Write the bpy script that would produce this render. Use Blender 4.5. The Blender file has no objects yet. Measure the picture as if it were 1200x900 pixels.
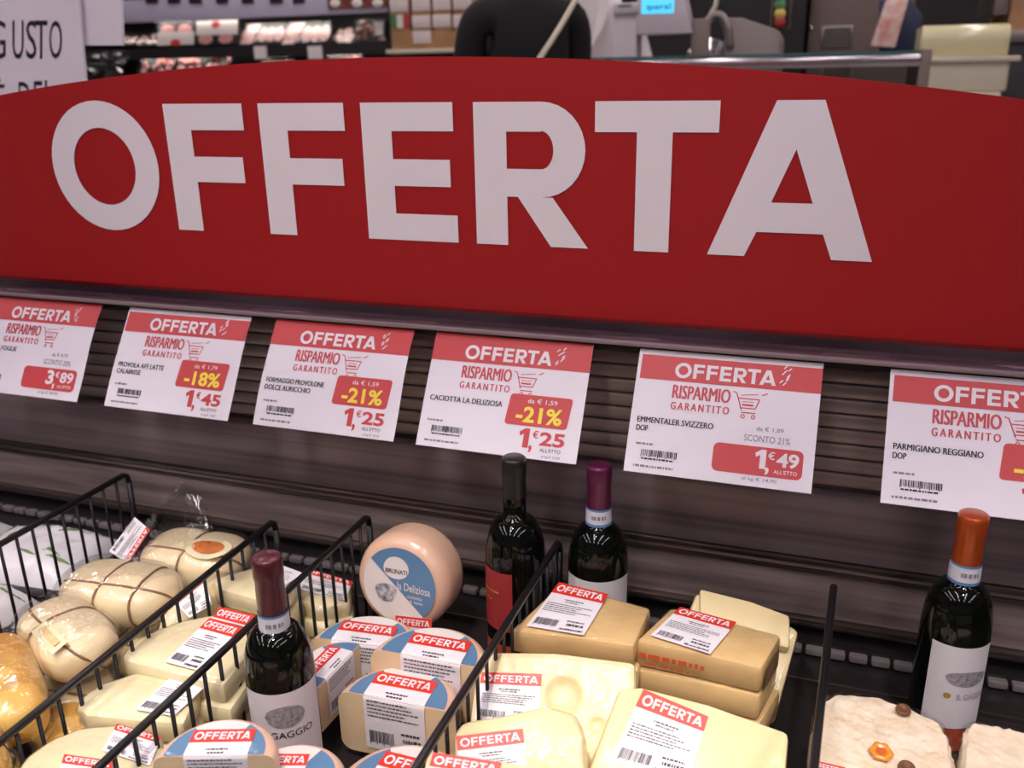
import bpy, bmesh, math, random
from mathutils import Vector, Matrix, noise
random.seed(7)
scene = bpy.context.scene
COL = scene.collection
PI = math.pi

# ------------------------------------------------------------------ camera
CZ = 1.30                                    # eye height above the shop floor
F = 1059.905                                 # focal length in pixels of the 1200x900 frame
RR = ((0.944386, 0.328385, -0.017256), (0.092613, -0.31596, -0.944242), (-0.315527, 0.890131, -0.328801))
cam_d = bpy.data.cameras.new('camera'); cam = bpy.data.objects.new('camera', cam_d); COL.objects.link(cam)
rot = Matrix((RR[0], [-v for v in RR[1]], [-v for v in RR[2]])).transposed()
cam.matrix_world = Matrix.Translation((0, 0, CZ)) @ rot.to_4x4()
cam_d.sensor_width = 36; cam_d.lens = F / 1200 * 36; cam_d.clip_start = .02
cam_d.dof.use_dof = True; cam_d.dof.focus_distance = 1.0; cam_d.dof.aperture_fstop = 5.6
scene.camera = cam
# ------------------------------------------------------------------ world, exposure
W = bpy.data.worlds.new('world'); scene.world = W; W.use_nodes = True
W.node_tree.nodes['Background'].inputs[0].default_value = (.75, .72, .8, 1)
W.node_tree.nodes['Background'].inputs[1].default_value = .02
vs = scene.view_settings
vs.view_transform = 'Standard'; vs.look = 'None'; vs.gamma = 1; vs.use_curve_mapping = False; vs.exposure = 0.12
LAMP = 17.0                                  # brightness of the ceiling luminaires
SPOT = 104.0                                  # watts of each spot added to brighten the cheese


def ray(x, y):
    c = ((x - 600) / F, (y - 450) / F, 1.0)
    return Vector([sum(RR[i][j] * c[i] for i in range(3)) for j in range(3)])
def atY(x, y, Y):
    d = ray(x, y); d = d * (Y / d.y); d.z += CZ; return d
def atZ(x, y, Z):                            # Z in metres relative to the eye
    d = ray(x, y); d = d * (Z / d.z); d.z += CZ; return d
def atP(x, y, p0, n):
    d = ray(x, y); o = Vector((0, 0, CZ)); return o + d * ((p0 - o).dot(n) / d.dot(n))

# ------------------------------------------------------------------ materials
def lin(c):
    return tuple((v / 255 / 12.92) if v / 255 <= .04045 else ((v / 255 + .055) / 1.055) ** 2.4 for v in c) + (1,)
MATS = {}
def mat(name, rgb, rough=.5, metal=0, coat=0, coat_rough=.1, var=0, vscale=20, bump=0, bscale=60, rgb2=None, emit=0, aniso=None, sss=0, coatbump=0, cbscale=25, spec=.5):
    m = bpy.data.materials.new(name); m.use_nodes = True; nt = m.node_tree; b = nt.nodes['Principled BSDF']
    b.inputs['Base Color'].default_value = lin(rgb); b.inputs['Roughness'].default_value = rough
    b.inputs['Metallic'].default_value = metal; b.inputs['Coat Weight'].default_value = coat
    b.inputs['Coat Roughness'].default_value = coat_rough; b.inputs['Specular IOR Level'].default_value = spec
    tc = nt.nodes.new('ShaderNodeTexCoord')
    def nz(sc, det=4, stretch=None):
        n = nt.nodes.new('ShaderNodeTexNoise'); n.inputs['Scale'].default_value = sc; n.inputs['Detail'].default_value = det
        if stretch:
            mp = nt.nodes.new('ShaderNodeMapping'); mp.inputs['Scale'].default_value = stretch
            nt.links.new(tc.outputs['Object'], mp.inputs[0]); nt.links.new(mp.outputs[0], n.inputs['Vector'])
        else: nt.links.new(tc.outputs['Object'], n.inputs['Vector'])
        return n
    if var or rgb2:
        r = nt.nodes.new('ShaderNodeValToRGB'); c2 = rgb2 or tuple(max(0, v * (1 - var)) for v in rgb)
        r.color_ramp.elements[0].position = .35; r.color_ramp.elements[1].position = .65
        r.color_ramp.elements[0].color = lin(c2); r.color_ramp.elements[1].color = lin(rgb)
        nt.links.new(nz(vscale, 5, aniso).outputs['Fac'], r.inputs[0]); nt.links.new(r.outputs[0], b.inputs['Base Color'])
    if bump:
        bp = nt.nodes.new('ShaderNodeBump'); bp.inputs['Strength'].default_value = bump; bp.inputs['Distance'].default_value = .004
        nt.links.new(nz(bscale, 6, aniso).outputs['Fac'], bp.inputs['Height']); nt.links.new(bp.outputs[0], b.inputs['Normal'])
    if coatbump:
        bp = nt.nodes.new('ShaderNodeBump'); bp.inputs['Strength'].default_value = coatbump; bp.inputs['Distance'].default_value = .01
        nt.links.new(nz(cbscale, 3).outputs['Fac'], bp.inputs['Height']); nt.links.new(bp.outputs[0], b.inputs['Coat Normal'])
    if sss:
        b.inputs['Subsurface Weight'].default_value = sss; b.inputs['Subsurface Radius'].default_value = (1, .6, .3); b.inputs['Subsurface Scale'].default_value = .006
    if emit:
        b.inputs['Emission Color'].default_value = lin(rgb); b.inputs['Emission Strength'].default_value = emit
    MATS[name] = m; return m
def film(name, bump=.6, scale=30, refl=.35, tint=(255, 255, 255)):
    m = bpy.data.materials.new(name); m.use_nodes = True; nt = m.node_tree; nt.nodes.clear()
    o = nt.nodes.new('ShaderNodeOutputMaterial'); mx = nt.nodes.new('ShaderNodeMixShader'); t = nt.nodes.new('ShaderNodeBsdfTransparent')
    t.inputs[0].default_value = lin(tint)
    g = nt.nodes.new('ShaderNodeBsdfGlossy'); g.inputs['Roughness'].default_value = .08
    fr = nt.nodes.new('ShaderNodeFresnel'); fr.inputs['IOR'].default_value = 1.28; ma = nt.nodes.new('ShaderNodeMath'); ma.operation = 'MULTIPLY_ADD'; ma.inputs[1].default_value = refl; ma.inputs[2].default_value = refl * .16; ma.use_clamp = True; nt.links.new(fr.outputs[0], ma.inputs[0])
    n = nt.nodes.new('ShaderNodeTexNoise'); n.inputs['Scale'].default_value = scale; n.inputs['Detail'].default_value = 3
    tc = nt.nodes.new('ShaderNodeTexCoord'); nt.links.new(tc.outputs['Object'], n.inputs['Vector'])
    bp = nt.nodes.new('ShaderNodeBump'); bp.inputs['Strength'].default_value = bump; bp.inputs['Distance'].default_value = .01
    nt.links.new(n.outputs['Fac'], bp.inputs['Height']); nt.links.new(bp.outputs[0], g.inputs['Normal'])
    nt.links.new(ma.outputs[0], mx.inputs[0]); nt.links.new(t.outputs[0], mx.inputs[1]); nt.links.new(g.outputs[0], mx.inputs[2]); nt.links.new(mx.outputs[0], o.inputs[0])
    MATS[name] = m; return m

mat('sign_red', (166, 26, 30), .38, bump=.03, bscale=8)
mat('sign_white', (236, 228, 234), .5)
mat('paper', (236, 230, 240), .45)
mat('tag_red', (205, 62, 68), .45)
mat('tag_ink', (30, 27, 32), .6)
mat('tag_grey', (140, 130, 140), .6)
mat('tag_yellow', (250, 225, 70), .5)
mat('slogan_red', (205, 70, 80), .5)
mat('sticker_white', (240, 236, 242), .4, coat=.25, coat_rough=.15, coatbump=.15)
mat('sticker_red', (226, 58, 38), .4, coat=.25, coat_rough=.15, coatbump=.15)
mat('sticker_ink', (70, 66, 74), .6)
mat('clear_rail', (140, 122, 124), .45)
film('clear_plastic', .02, 6, .3, (222, 212, 218))
film('film', .5, 30, .24)
film('wrap_film', .2, 16, .2)
film('bag_film', 1.0, 16, .95, (240, 238, 240))
mat('case_metal', (150, 132, 136), .34, .3, bump=.06, bscale=6, aniso=(.3, 6, 40), var=.25, vscale=2)
mat('case_rib', (182, 162, 158), .34, .3, var=.3, vscale=2.2, aniso=(1.4, 1, 30))
mat('case_edge', (150, 135, 130), .3, .9, var=.3, vscale=3)
mat('case_dark', (46, 41, 43), .35, .3, bump=.05, bscale=30)
mat('case_white', (190, 186, 188), .4)
mat('grille', (158, 149, 150), .25, .5)
mat('wire_black', (24, 22, 25), .35, .2, coat=.3)
mat('emmental', (246, 226, 174), .42, coat=.5, coat_rough=.08, coatbump=.55, cbscale=26, var=.04, vscale=14, sss=.15)
mat('emmental_hole', (240, 208, 132), .3, coat=.8, coat_rough=.05, coatbump=.3)
mat('fontina', (232, 196, 138), .45, coat=.7, coat_rough=.07, coatbump=.7, cbscale=36, var=.08, vscale=18, sss=.12)
mat('rind_brown', (150, 118, 82), .6, coat=.6, coat_rough=.08, coatbump=.4, var=.2)
mat('provolone', (240, 226, 184), .42, coat=.65, coat_rough=.07, coatbump=.6, cbscale=32, var=.04, vscale=12, sss=.15)
mat('provola', (248, 228, 186), .38, coat=.5, coat_rough=.06, coatbump=.3, cbscale=30, var=.06, vscale=12, sss=.15)
mat('provola_smoked', (238, 196, 104), .38, coat=.6, coat_rough=.06, coatbump=.3, cbscale=28, rgb2=(216, 156, 70), vscale=18)
mat('caciotta_rind', (240, 196, 168), .45, coat=.6, coat_rough=.1, coatbump=.3, cbscale=22, var=.06, vscale=16, sss=.12)
mat('caciotta_cut', (242, 214, 172), .45, coat=.6, coat_rough=.08, coatbump=.3, cbscale=22, var=.04)
mat('label_blue', (92, 132, 170), .4, coat=.5, coat_rough=.08, coatbump=.25)
mat('label_cream', (240, 230, 190), .4, coat=.4)
mat('label_peach', (240, 204, 150), .45, var=.1, vscale=60); mat('label_orange', (226, 128, 66), .45, var=.2, vscale=60)
mat('cow_grey', (88, 88, 96), .5, rgb2=(205, 205, 212), vscale=130)
mat('grana', (240, 226, 204), .55, coat=.5, coat_rough=.1, coatbump=.8, cbscale=40, bump=1.0, bscale=45, rgb2=(232, 210, 180), vscale=55)
mat('spot_brown', (112, 72, 46), .5); mat('spot_orange', (236, 150, 44), .4, coat=.5); mat('print_orange', (214, 96, 52), .5)
mat('string', (150, 116, 84), .8, bump=.6, bscale=400)
mat('bottle_glass', (7, 11, 8), .07, spec=.45)
mat('cap_burgundy', (82, 28, 40), .35, .25, coat=.3); mat('cap_black', (22, 20, 24), .4, coat=.2); mat('cap_violet', (96, 26, 68), .33, .3, coat=.3); mat('cap_orange', (176, 72, 22), .35, .3, coat=.3)
mat('band_white', (214, 216, 226), .5); mat('band_blue', (90, 132, 180), .5)
mat('wine_label', (222, 216, 222), .55); mat('wine_red', (158, 48, 50), .5); mat('wine_orange', (176, 74, 46), .5); mat('emblem_grey', (120, 116, 124), .6, rgb2=(170, 166, 172), vscale=220)
mat('gold', (214, 180, 92), .4, .4)
mat('bag_white', (226, 222, 228), .35, coat=.7, coat_rough=.08, bump=.5, bscale=20, coatbump=.6)
mat('leaf_green', (112, 140, 86), .5)
mat('floor_tile', (176, 166, 156), .3, var=.08, vscale=3)
mat('ceiling', (170, 164, 166), .8); mat('wall', (150, 136, 132), .8, var=.15, vscale=2); mat('wall_dark', (40, 34, 34), .7)
mat('lamp', (255, 243, 250), .5, emit=LAMP)
mat('lamp_shelf', (255, 246, 236), .5, emit=5)
mat('fixture', (180, 180, 180), .5)
mat('poster', (236, 230, 240), .6); mat('ink_black', (24, 22, 26), .6)
mat('steel', (150, 140, 136), .35, .7, var=.1, vscale=4); mat('steel_warm', (128, 112, 104), .45, .3, var=.08, vscale=3); mat('plastic_white', (206, 196, 200), .4); mat('plastic_grey', (140, 128, 124), .4)
mat('cream_lid', (214, 206, 160), .3, coat=.5); mat('tub', (206, 198, 176), .45)
mat('black_plastic', (16, 14, 15), .65); mat('screen', (80, 190, 235), .4, emit=1.1); mat('logo_dark', (30, 70, 80), .5)
mat('cardboard', (186, 140, 98), .8, var=.12, vscale=9); mat('carton_label', (216, 204, 198), .6)
mat('flag_green', (74, 120, 66), .6); mat('flag_red', (176, 60, 50), .6); mat('flag_white', (220, 212, 206), .6)
mat('fridge_black', (26, 22, 24), .5); mat('rail_lilac', (190, 184, 204), .4)
mat('meat', (226, 150, 146), .35, coat=.8, rgb2=(190, 90, 88), vscale=40); mat('salami', (210, 120, 120), .4, coat=.6, rgb2=(232, 190, 184), vscale=120)
mat('sausage', (140, 72, 54), .4, coat=.7, rgb2=(92, 40, 34), vscale=50); mat('fat', (240, 214, 204), .35, coat=.8, rgb2=(222, 170, 166), vscale=30)
mat('pack_white', (232, 224, 220), .4, coat=.5); mat('pack_red', (206, 48, 44), .4)
mat('coat_black', (17, 15, 17), .85); mat('coat_white', (214, 206, 206), .8, bump=.3, bscale=14); mat('trouser', (36, 34, 44), .85); mat('skin', (206, 150, 124), .5, sss=.1); mat('hair', (46, 32, 26), .6); mat('strap', (206, 198, 176), .6); mat('shoe', (20, 20, 22), .5); mat('eye_white', (235, 235, 235), .2)
mat('ham', (222, 150, 136), .4, coat=.4, rgb2=(240, 222, 216), vscale=24); mat('pack_blue', (44, 54, 82), .4)
mat('button_green', (96, 150, 90), .4); mat('button_yellow', (216, 190, 96), .4); mat('button_red', (170, 50, 46), .4); mat('button_blue', (60, 84, 130), .4)
film('counter_glass', .0, 5, .18, (225, 236, 232))
mat('glass_edge', (70, 110, 108), .15, coat=.6)
mat('chrome', (205, 200, 204), .18, .9)

# ------------------------------------------------------------------ mesh helpers
class MB:
    def __init__(s): s.v = []; s.f = []
    def quad(s, a, b, c, d):
        n = len(s.v); s.v += [tuple(a), tuple(b), tuple(c), tuple(d)]; s.f.append((n, n + 1, n + 2, n + 3)); return s
    def add(s, v, f):
        n = len(s.v); s.v += [tuple(p) for p in v]; s.f += [tuple(i + n for i in q) for q in f]; return s
    def box(s, x0, x1, y0, y1, z0, z1):
        s.add([(x, y, z) for x in (x0, x1) for y in (y0, y1) for z in (z0, z1)],
              [(0, 1, 3, 2), (4, 6, 7, 5), (0, 4, 5, 1), (2, 3, 7, 6), (0, 2, 6, 4), (1, 5, 7, 3)]); return s
    def tube(s, pts, r, n=8, closed=False, caps=True):
        pts = [Vector(p) for p in pts]; k = len(pts); base = len(s.v); ref = None
        for i, p in enumerate(pts):
            a = pts[(i - 1) % k] if (closed or i > 0) else p; b = pts[(i + 1) % k] if (closed or i < k - 1) else p
            t = (b - a).normalized()
            if ref is None: ref = t.orthogonal().normalized()
            ref = (ref - t * ref.dot(t)).normalized(); bi = t.cross(ref); rr = r[i] if isinstance(r, (list, tuple)) else r
            for j in range(n):
                an = 2 * PI * j / n; s.v.append(tuple(p + (ref * math.cos(an) + bi * math.sin(an)) * rr))
        for i in range(k if closed else k - 1):
            for j in range(n):
                a = base + i * n; b = base + ((i + 1) % k) * n; s.f.append((a + j, a + (j + 1) % n, b + (j + 1) % n, b + j))
        if caps and not closed:
            s.f.append(tuple(base + j for j in reversed(range(n)))); s.f.append(tuple(base + (k - 1) * n + j for j in range(n)))
        return s
    def lathe(s, prof, n=32, a0=0, a1=2 * PI):
        full = abs(a1 - a0 - 2 * PI) < 1e-6; m = n if full else n + 1; base = len(s.v); k = len(prof)
        for i in range(m):
            an = a0 + (a1 - a0) * i / n
            for r, z in prof: s.v.append((r * math.cos(an), r * math.sin(an), z))
        for i in range(n):
            a = base + i * k; b = base + ((i + 1) % m) * k
            for j in range(k - 1): s.f.append((a + j, b + j, b + j + 1, a + j + 1))
        return s
    def prism(s, poly, z0, z1):
        k = len(poly); n = len(s.v)
        s.v += [(x, y, z0) for x, y in poly] + [(x, y, z1) for x, y in poly]
        s.f += [tuple(n + i for i in reversed(range(k))), tuple(n + k + i for i in range(k))]
        s.f += [(n + i, n + (i + 1) % k, n + k + (i + 1) % k, n + k + i) for i in range(k)]; return s
    def build(s, name, m, parent=None, smooth=False, bevel=0, seg=2, loc=None, rotz=None):
        me = bpy.data.meshes.new(name); me.from_pydata(s.v, [], s.f); me.update()
        if bevel:
            b = bmesh.new(); b.from_mesh(me); bmesh.ops.remove_doubles(b, verts=b.verts, dist=1e-5)
            bmesh.ops.recalc_face_normals(b, faces=b.faces)
            es = [e for e in b.edges if len(e.link_faces) == 2 and e.calc_face_angle(0) > .45]
            bmesh.ops.bevel(b, geom=es, offset=bevel, segments=seg, affect='EDGES', profile=.5, clamp_overlap=True); b.to_mesh(me); b.free()
        o = bpy.data.objects.new(name, me); COL.objects.link(o)
        me.materials.append(MATS[m] if isinstance(m, str) else m)
        if smooth or bevel:
            for p in me.polygons: p.use_smooth = True
            if bevel:
                try: me.set_sharp_from_angle(angle=math.radians(40))
                except Exception: pass
        if parent: o.parent = parent
        if loc is not None: o.location = loc
        if rotz is not None: o.rotation_euler.z = rotz
        return o
def tag(o, label, cat, group=None):
    o['label'] = label; o['category'] = cat
    if group: o['group'] = group
    return o
def thing(name, label, cat, loc=(0, 0, 0), rotz=0, group=None):
    o = bpy.data.objects.new(name, None); COL.objects.link(o); o.location = loc; o.rotation_euler = (0, 0, rotz); o.empty_display_size = .05
    return tag(o, label, cat, group)
def struct(o): o['kind'] = 'structure'; return o
def inst(src, parent, loc=None, name=None):
    c = src.copy(); COL.objects.link(c); c.parent = parent
    if loc is not None: c.location = loc
    return c
def basis(x, y, z, loc):
    m = Matrix((x, y, z)).transposed().to_4x4(); m.translation = loc; return m

# ---- lettering: heavy sans capitals for the word OFFERTA, unit cap height
def _ring(cx, cy, rx, ry, ix, iy, a0, a1, n):
    v = []; f = []
    for i in range(n + 1):
        a = a0 + (a1 - a0) * i / n; c, s_ = math.cos(a), math.sin(a)
        v += [(cx + rx * c, cy + ry * s_), (cx + ix * c, cy + iy * s_)]
    return v, [(2 * i, 2 * i + 2, 2 * i + 3, 2 * i + 1) for i in range(n)]
def _rect(x0, y0, x1, y1): return [(x0, y0), (x1, y0), (x1, y1), (x0, y1)], [(0, 1, 2, 3)]
def _join(*ps):
    v = []; f = []
    for a, b in ps: n = len(v); v += a; f += [tuple(i + n for i in q) for q in b]
    return v, f
def big_letter(ch):
    if ch == 'O': return _ring(.55, .5, .55, .53, .315, .315, 0, 2 * PI, 44)
    if ch == 'F': return _join(_rect(0, 0, .245, 1), _rect(.245, .8, .74, 1), _rect(.245, .395, .70, .595))
    if ch == 'E': return _join(_rect(0, 0, .245, 1), _rect(.245, .8, .735, 1), _rect(.245, .405, .70, .6), _rect(.245, 0, .745, .2))
    if ch == 'R': return _join(_rect(0, 0, .245, 1), _rect(.245, .8, .5, 1), _rect(.245, .35, .5, .545), _ring(.5, .675, .32, .325, .09, .13, -PI / 2, PI / 2, 16),
                               ([(.325, .35), (.585, .35), (.845, 0), (.57, 0)], [(0, 3, 2, 1)]))
    if ch == 'T': return _join(_rect(.29, 0, .53, .8), _rect(0, .8, .83, 1))
    if ch == 'A': return ([(0, 0), (.245, 0), (.315, .165), (.735, .165), (.80, 0), (1.05, 0), (.675, 1), (.385, 1), (.395, .36), (.655, .36), (.527, .70)],
                          [(0, 1, 2, 8, 10, 7), (10, 9, 3, 4, 5, 6), (7, 10, 6), (2, 3, 9, 8)])
OFF = [('O', 0), ('F', 1.223), ('F', 2.108), ('E', 2.988), ('R', 3.88), ('T', 4.765), ('A', 5.56)]
OFFW = 6.61
def offerta():
    ps = []
    for ch, x in OFF:
        v, f = big_letter(ch); ps.append(([(a + x, b) for a, b in v], f))
    return _join(*ps)
OFV, OFFA = offerta()
_tc = {}
def text2d(s, bold=0.0, space=1.0):
    k = (s, bold, space)
    if k not in _tc:
        cu = bpy.data.curves.new('t', 'FONT'); cu.body = s; cu.fill_mode = 'FRONT'; cu.resolution_u = 3; cu.offset = bold; cu.space_character = space
        o = bpy.data.objects.new('t', cu); COL.objects.link(o); dg = bpy.context.evaluated_depsgraph_get()
        me = o.evaluated_get(dg).to_mesh(); v = [(p.co.x, p.co.y) for p in me.vertices]; f = [tuple(p.vertices) for p in me.polygons]
        o.evaluated_get(dg).to_mesh_clear(); bpy.data.objects.remove(o); bpy.data.curves.remove(cu)
        x0 = min(p[0] for p in v); x1 = max(p[0] for p in v); y0 = min(p[1] for p in v); y1 = max(p[1] for p in v)
        _tc[k] = ([((a - x0) / (x1 - x0), (b - y0) / (y1 - y0)) for a, b in v], f, (x1 - x0) / (y1 - y0))
    return _tc[k]
def one(u0, v0, u1, v1):
    w, h = u1 - u0, v1 - v0; q_ = [(.45, 1), (1, 1), (1, 0), (.55, 0), (0, .2), (.08, .42), (.45, .28)]
    return [(u0 + a * w, v0 + b * h) for a, b in q_], [(0, 1, 2, 6), (6, 2, 3), (6, 3, 4, 5)]
def fit(s, u0, v0, u1, v1, bold=0.0, space=1.0):
    """flat lettering fitted to the box; v runs downwards"""
    if s == '1': return one(u0 + (u1 - u0) * .12, v0, u1, v1)
    v, f, a = text2d(s, bold, space)
    return [(u0 + x * (u1 - u0), v1 - y * (v1 - v0)) for x, y in v], f
def fitb(s, u0, v0, u1, v1, du=.003, space=1.0):
    v, f = fit(s, u0, v0, u1 - du, v1, 0.0, space); return [(v, f), ([(a + du, b) for a, b in v], f, 1)]
def fit_off(u0, v0, u1, v1): return [(u0 + x / OFFW * (u1 - u0), v1 - y * (v1 - v0)) for x, y in OFV], OFFA
def rect2(u0, v0, u1, v1): return [(u0, v1), (u1, v1), (u1, v0), (u0, v0)], [(0, 1, 2, 3)]
def rrect(u0, v0, u1, v1, r, asp, lean=0):
    pts = []
    for cx, cy, a in ((u1 - r, v0 + r * asp, -90), (u1 - r, v1 - r * asp, 0), (u0 + r, v1 - r * asp, 90), (u0 + r, v0 + r * asp, 180)):
        for k in range(4):
            t = math.radians(a + k * 30); pts.append((cx + r * math.cos(t), cy + r * asp * math.sin(t)))
    return [(u - lean * (v - v0), v) for u, v in pts], [tuple(range(len(pts) - 1, -1, -1))]
def dashes(lines, rnd, unit=.035):
    out = []
    for (u0, u1, v, h) in lines:
        u = u0
        while u < u1:
            w = rnd.uniform(.4, 2.2) * unit; out.append(rect2(u, v - h * rnd.uniform(.3, .5), min(u + w, u1), v + h * .5)); u += w + unit * .4
    return out
def barcode(u0, v0, u1, v1, n, rnd):
    out = []; u = u0; st = (u1 - u0) / n
    for i in range(n):
        w = st * rnd.uniform(.25, .8); out.append(rect2(u, v0, u + w, v1 if i % 6 else v1 + (v1 - v0) * .15)); u += st
    return out

# ================================================================== SETTING
struct(MB().box(-7, 7, -6, 8, -.1, 0).build('floor', 'floor_tile'))
struct(MB().box(-7, 7, -6, 8, 3.4, 3.5).build('ceiling', 'ceiling'))
struct(MB().box(-7, 7, 7.9, 8, 0, 3.4).build('wall_back', 'wall_dark'))
struct(MB().box(-7, 7, -6, -5.9, 0, 3.4).build('wall_front', 'wall'))
struct(MB().box(-7, -6.9, -5.9, 7.9, 0, 3.4).build('wall_left', 'wall'))
struct(MB().box(6.9, 7, -5.9, 7.9, 0, 3.4).build('wall_right', 'wall'))

# ceiling luminaires
hous = None
LX = (-4.2, -2.4, -.75, .8, 2.6); LY = (-3.2, -1.4, -.1, 2.2, 4.2, 6.0)
for iy, y in enumerate(LY):
    for ix, x in enumerate(LX):
        t = thing('ceiling_light', 'white strip luminaire mounted on the shop ceiling', 'ceiling light', (x, y, 3.4), 0, 'strip luminaires on the ceiling')
        if hous is None:
            hous = MB().box(-.09, .09, -.66, .66, -.06, 0).build('housing', 'fixture', t, bevel=.008)
            diff = MB().box(-.07, .07, -.63, .63, -.075, -.06).build('diffuser', 'lamp', t)
        else: inst(hous, t); inst(diff, t)

# unseen spots, heads and stems added to brighten the cheese and the sign
def spot(x, y, z, tx, ty, tz, label, power=SPOT, size=27):
    t = thing('added_spotlight', label, 'spotlight', (x, y, z))
    d = (Vector((tx, ty, tz)) - Vector((x, y, z))).normalized()
    MB().tube([(0, 0, 0), (0, 0, 3.4 - z)], .008).build('stem', 'fixture', t)
    MB().tube([-d * .10, Vector((0, 0, 0)), d * .06], [.03, .045, .05], 20).build('head', 'fixture', t, smooth=True)
    l = bpy.data.lights.new('lamp', 'SPOT'); l.energy = power; l.spot_size = math.radians(size); l.spot_blend = .9; l.shadow_soft_size = .05; l.color = (1, .93, .84)
    o = bpy.data.objects.new('lamp', l); COL.objects.link(o); o.parent = t; o.location = d * .075; o.rotation_euler = d.to_track_quat('-Z', 'Y').to_euler()
for i, x in enumerate((-1.1, -.35, .35)):
    spot(x, -.15, 2.9, x * .85 - .05, .60, .62, ('added spotlight brightening the tied cheese end of the case', 'added spotlight brightening the middle of the cheese case', 'added spotlight brightening the crumbly cheese end of the case')[i])
spot(-.5, -.9, 2.9, -.45, 1.03, 1.2, 'added spotlight brightening the middle of the red offer sign', 26, 30)  # added lamp, lifts the middle of the sign above its ends

# ================================================================== DISPLAY CASE
FL = -.715                                      # deck height relative to the eye
def Z(v): return v + CZ
case = thing('refrigerated_case', 'dark metal refrigerated cheese case with ribbed back and black deck', 'display case', (-.5, .6, 0))
def cb(name, m, x0, x1, y0, y1, z0, z1, bevel=0, parent=case):
    return MB().box(x0 + .5, x1 + .5, y0 - .6, y1 - .6, z0, z1).build(name, m, parent, bevel=bevel)
XL, XR = -1.75, .75
cb('base', 'case_white', XL, XR, .17, 1.12, .08, Z(FL) - .03)
cb('plinth', 'case_dark', XL + .05, XR - .05, .22, 1.08, 0, .08)
cb('deck', 'case_dark', XL, XR, .2, 1.075, Z(FL) - .03, Z(FL))
cb('front_wall', 'case_white', XL, XR, .15, .19, Z(FL) - .06, Z(-.56))
cb('bumper', 'black_plastic', XL, XR, .135, .2, Z(-.56), Z(-.53), bevel=.01)
cb('side_panel', 'case_dark', XL - .02, XL, .17, 1.12, .08, Z(-.45)); cb('side_panel', 'case_dark', XR, XR + .02, .17, 1.12, .08, Z(-.45))
cb('back_panel', 'case_metal', XL, XR, 1.085, 1.12, Z(FL), Z(-.312))
cb('smooth_panel', 'case_metal', XL, XR, 1.06, 1.084, Z(-.583), Z(-.497), bevel=.002)
cb('lower_panel', 'case_rib', XL, XR, 1.064, 1.084, Z(-.669), Z(-.592), bevel=.002)
cb('ledge', 'case_edge', XL, XR, 1.056, 1.084, Z(-.592), Z(-.584), bevel=.002)
cb('ledge', 'case_edge', XL, XR, 1.054, 1.084, Z(-.676), Z(-.669), bevel=.002)
cb('ledge', 'case_edge', XL, XR, 1.059, 1.084, Z(-.604), Z(-.600), bevel=.001)
rib = None
for k in range(9):
    zz = Z(-.328 - k * .019)
    if rib is None:
        rib = cb('rib', 'case_rib', XL, XR, 1.074, 1.084, -.0085, .0085, bevel=.003); rib.location.z = zz
    else: inst(rib, case, (0, 0, zz))
bar = None
for k in range(94):
    x = XL + .5 + .015 + k * .0262
    if bar is None: bar = MB().box(0, .0225, 1.04 - .6, 1.058 - .6, Z(-.712), Z(-.702)).build('grille_bar', 'grille', case, bevel=.003); bar.location = (x, 0, 0)
    else: inst(bar, case, (x, 0, 0))
cb('grille_trough', 'case_dark', XL, XR, 1.05, 1.084, Z(FL), Z(-.698))
cb('deck_lip', 'case_edge', XL, XR, .985, .988, Z(FL), Z(FL) + .006)

# ================================================================== SIGN
SY = 1.03
sign = thing('offer_sign', 'long red OFFERTA sign with arched top edge above the case', 'sign', (-.5, SY, Z(-.29)))
def arch(x): return .306 - .108 * (x + .03) ** 2
m = MB(); n = 48; xs = [-1.1 + 2.2 * i / n for i in range(n + 1)]
poly = [(-1.1, 0), (1.1, 0)] + [(x, arch(x)) for x in reversed(xs)]
for yy, flip in ((0, False), (.005, True)):
    b0 = len(m.v); m.v += [(x, yy, 0) for x in xs] + [(x, yy, arch(x)) for x in xs]
    for i in range(n):
        q = (b0 + i, b0 + i + 1, b0 + n + 2 + i, b0 + n + 1 + i); m.f.append(q[::-1] if flip else q)
h = 2 * (n + 1)
for i in range(n): m.f.append((n + 1 + i, n + 2 + i, h + n + 2 + i, h + n + 1 + i)); m.f.append((i + 1, i, h + i, h + i + 1))
m.f.append((0, n + 1, h + n + 1, h)); m.f.append((n, h + n, h + 2 * n + 1, 2 * n + 1))
m.build('panel', 'sign_red', sign)
CAPH = .166
for ch, x in OFF:
    v, f = big_letter(ch); mb = MB()
    w3 = [(-.551 + (x + a) * CAPH, -.0012, .0885 + b * CAPH) for a, b in v]
    mb.add(w3, [q for q in f]); mb.build('letter', 'sign_white', sign)
rail = thing('sign_rail', 'clear plastic rail holding the lower edge of the red sign', 'rail', (-.5, SY, Z(-.31)))
MB().box(-1.15, 1.15, -.007, -.004, 0, .026).build('front_lip', 'clear_plastic', rail)
MB().box(-1.15, 1.15, .009, .012, 0, .026).build('rear_lip', 'clear_plastic', rail)
MB().box(-1.15, 1.15, -.012, .03, -.004, .001).build('channel', 'clear_rail', rail, bevel=.0015)
MB().box(-1.15, 1.15, .03, .088, -.006, -.001).build('top_cover', 'case_dark', rail)
MB().box(-1.15, 1.15, .002, .03, -.014, -.004).build('hanger_strip', 'case_dark', rail)

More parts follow.
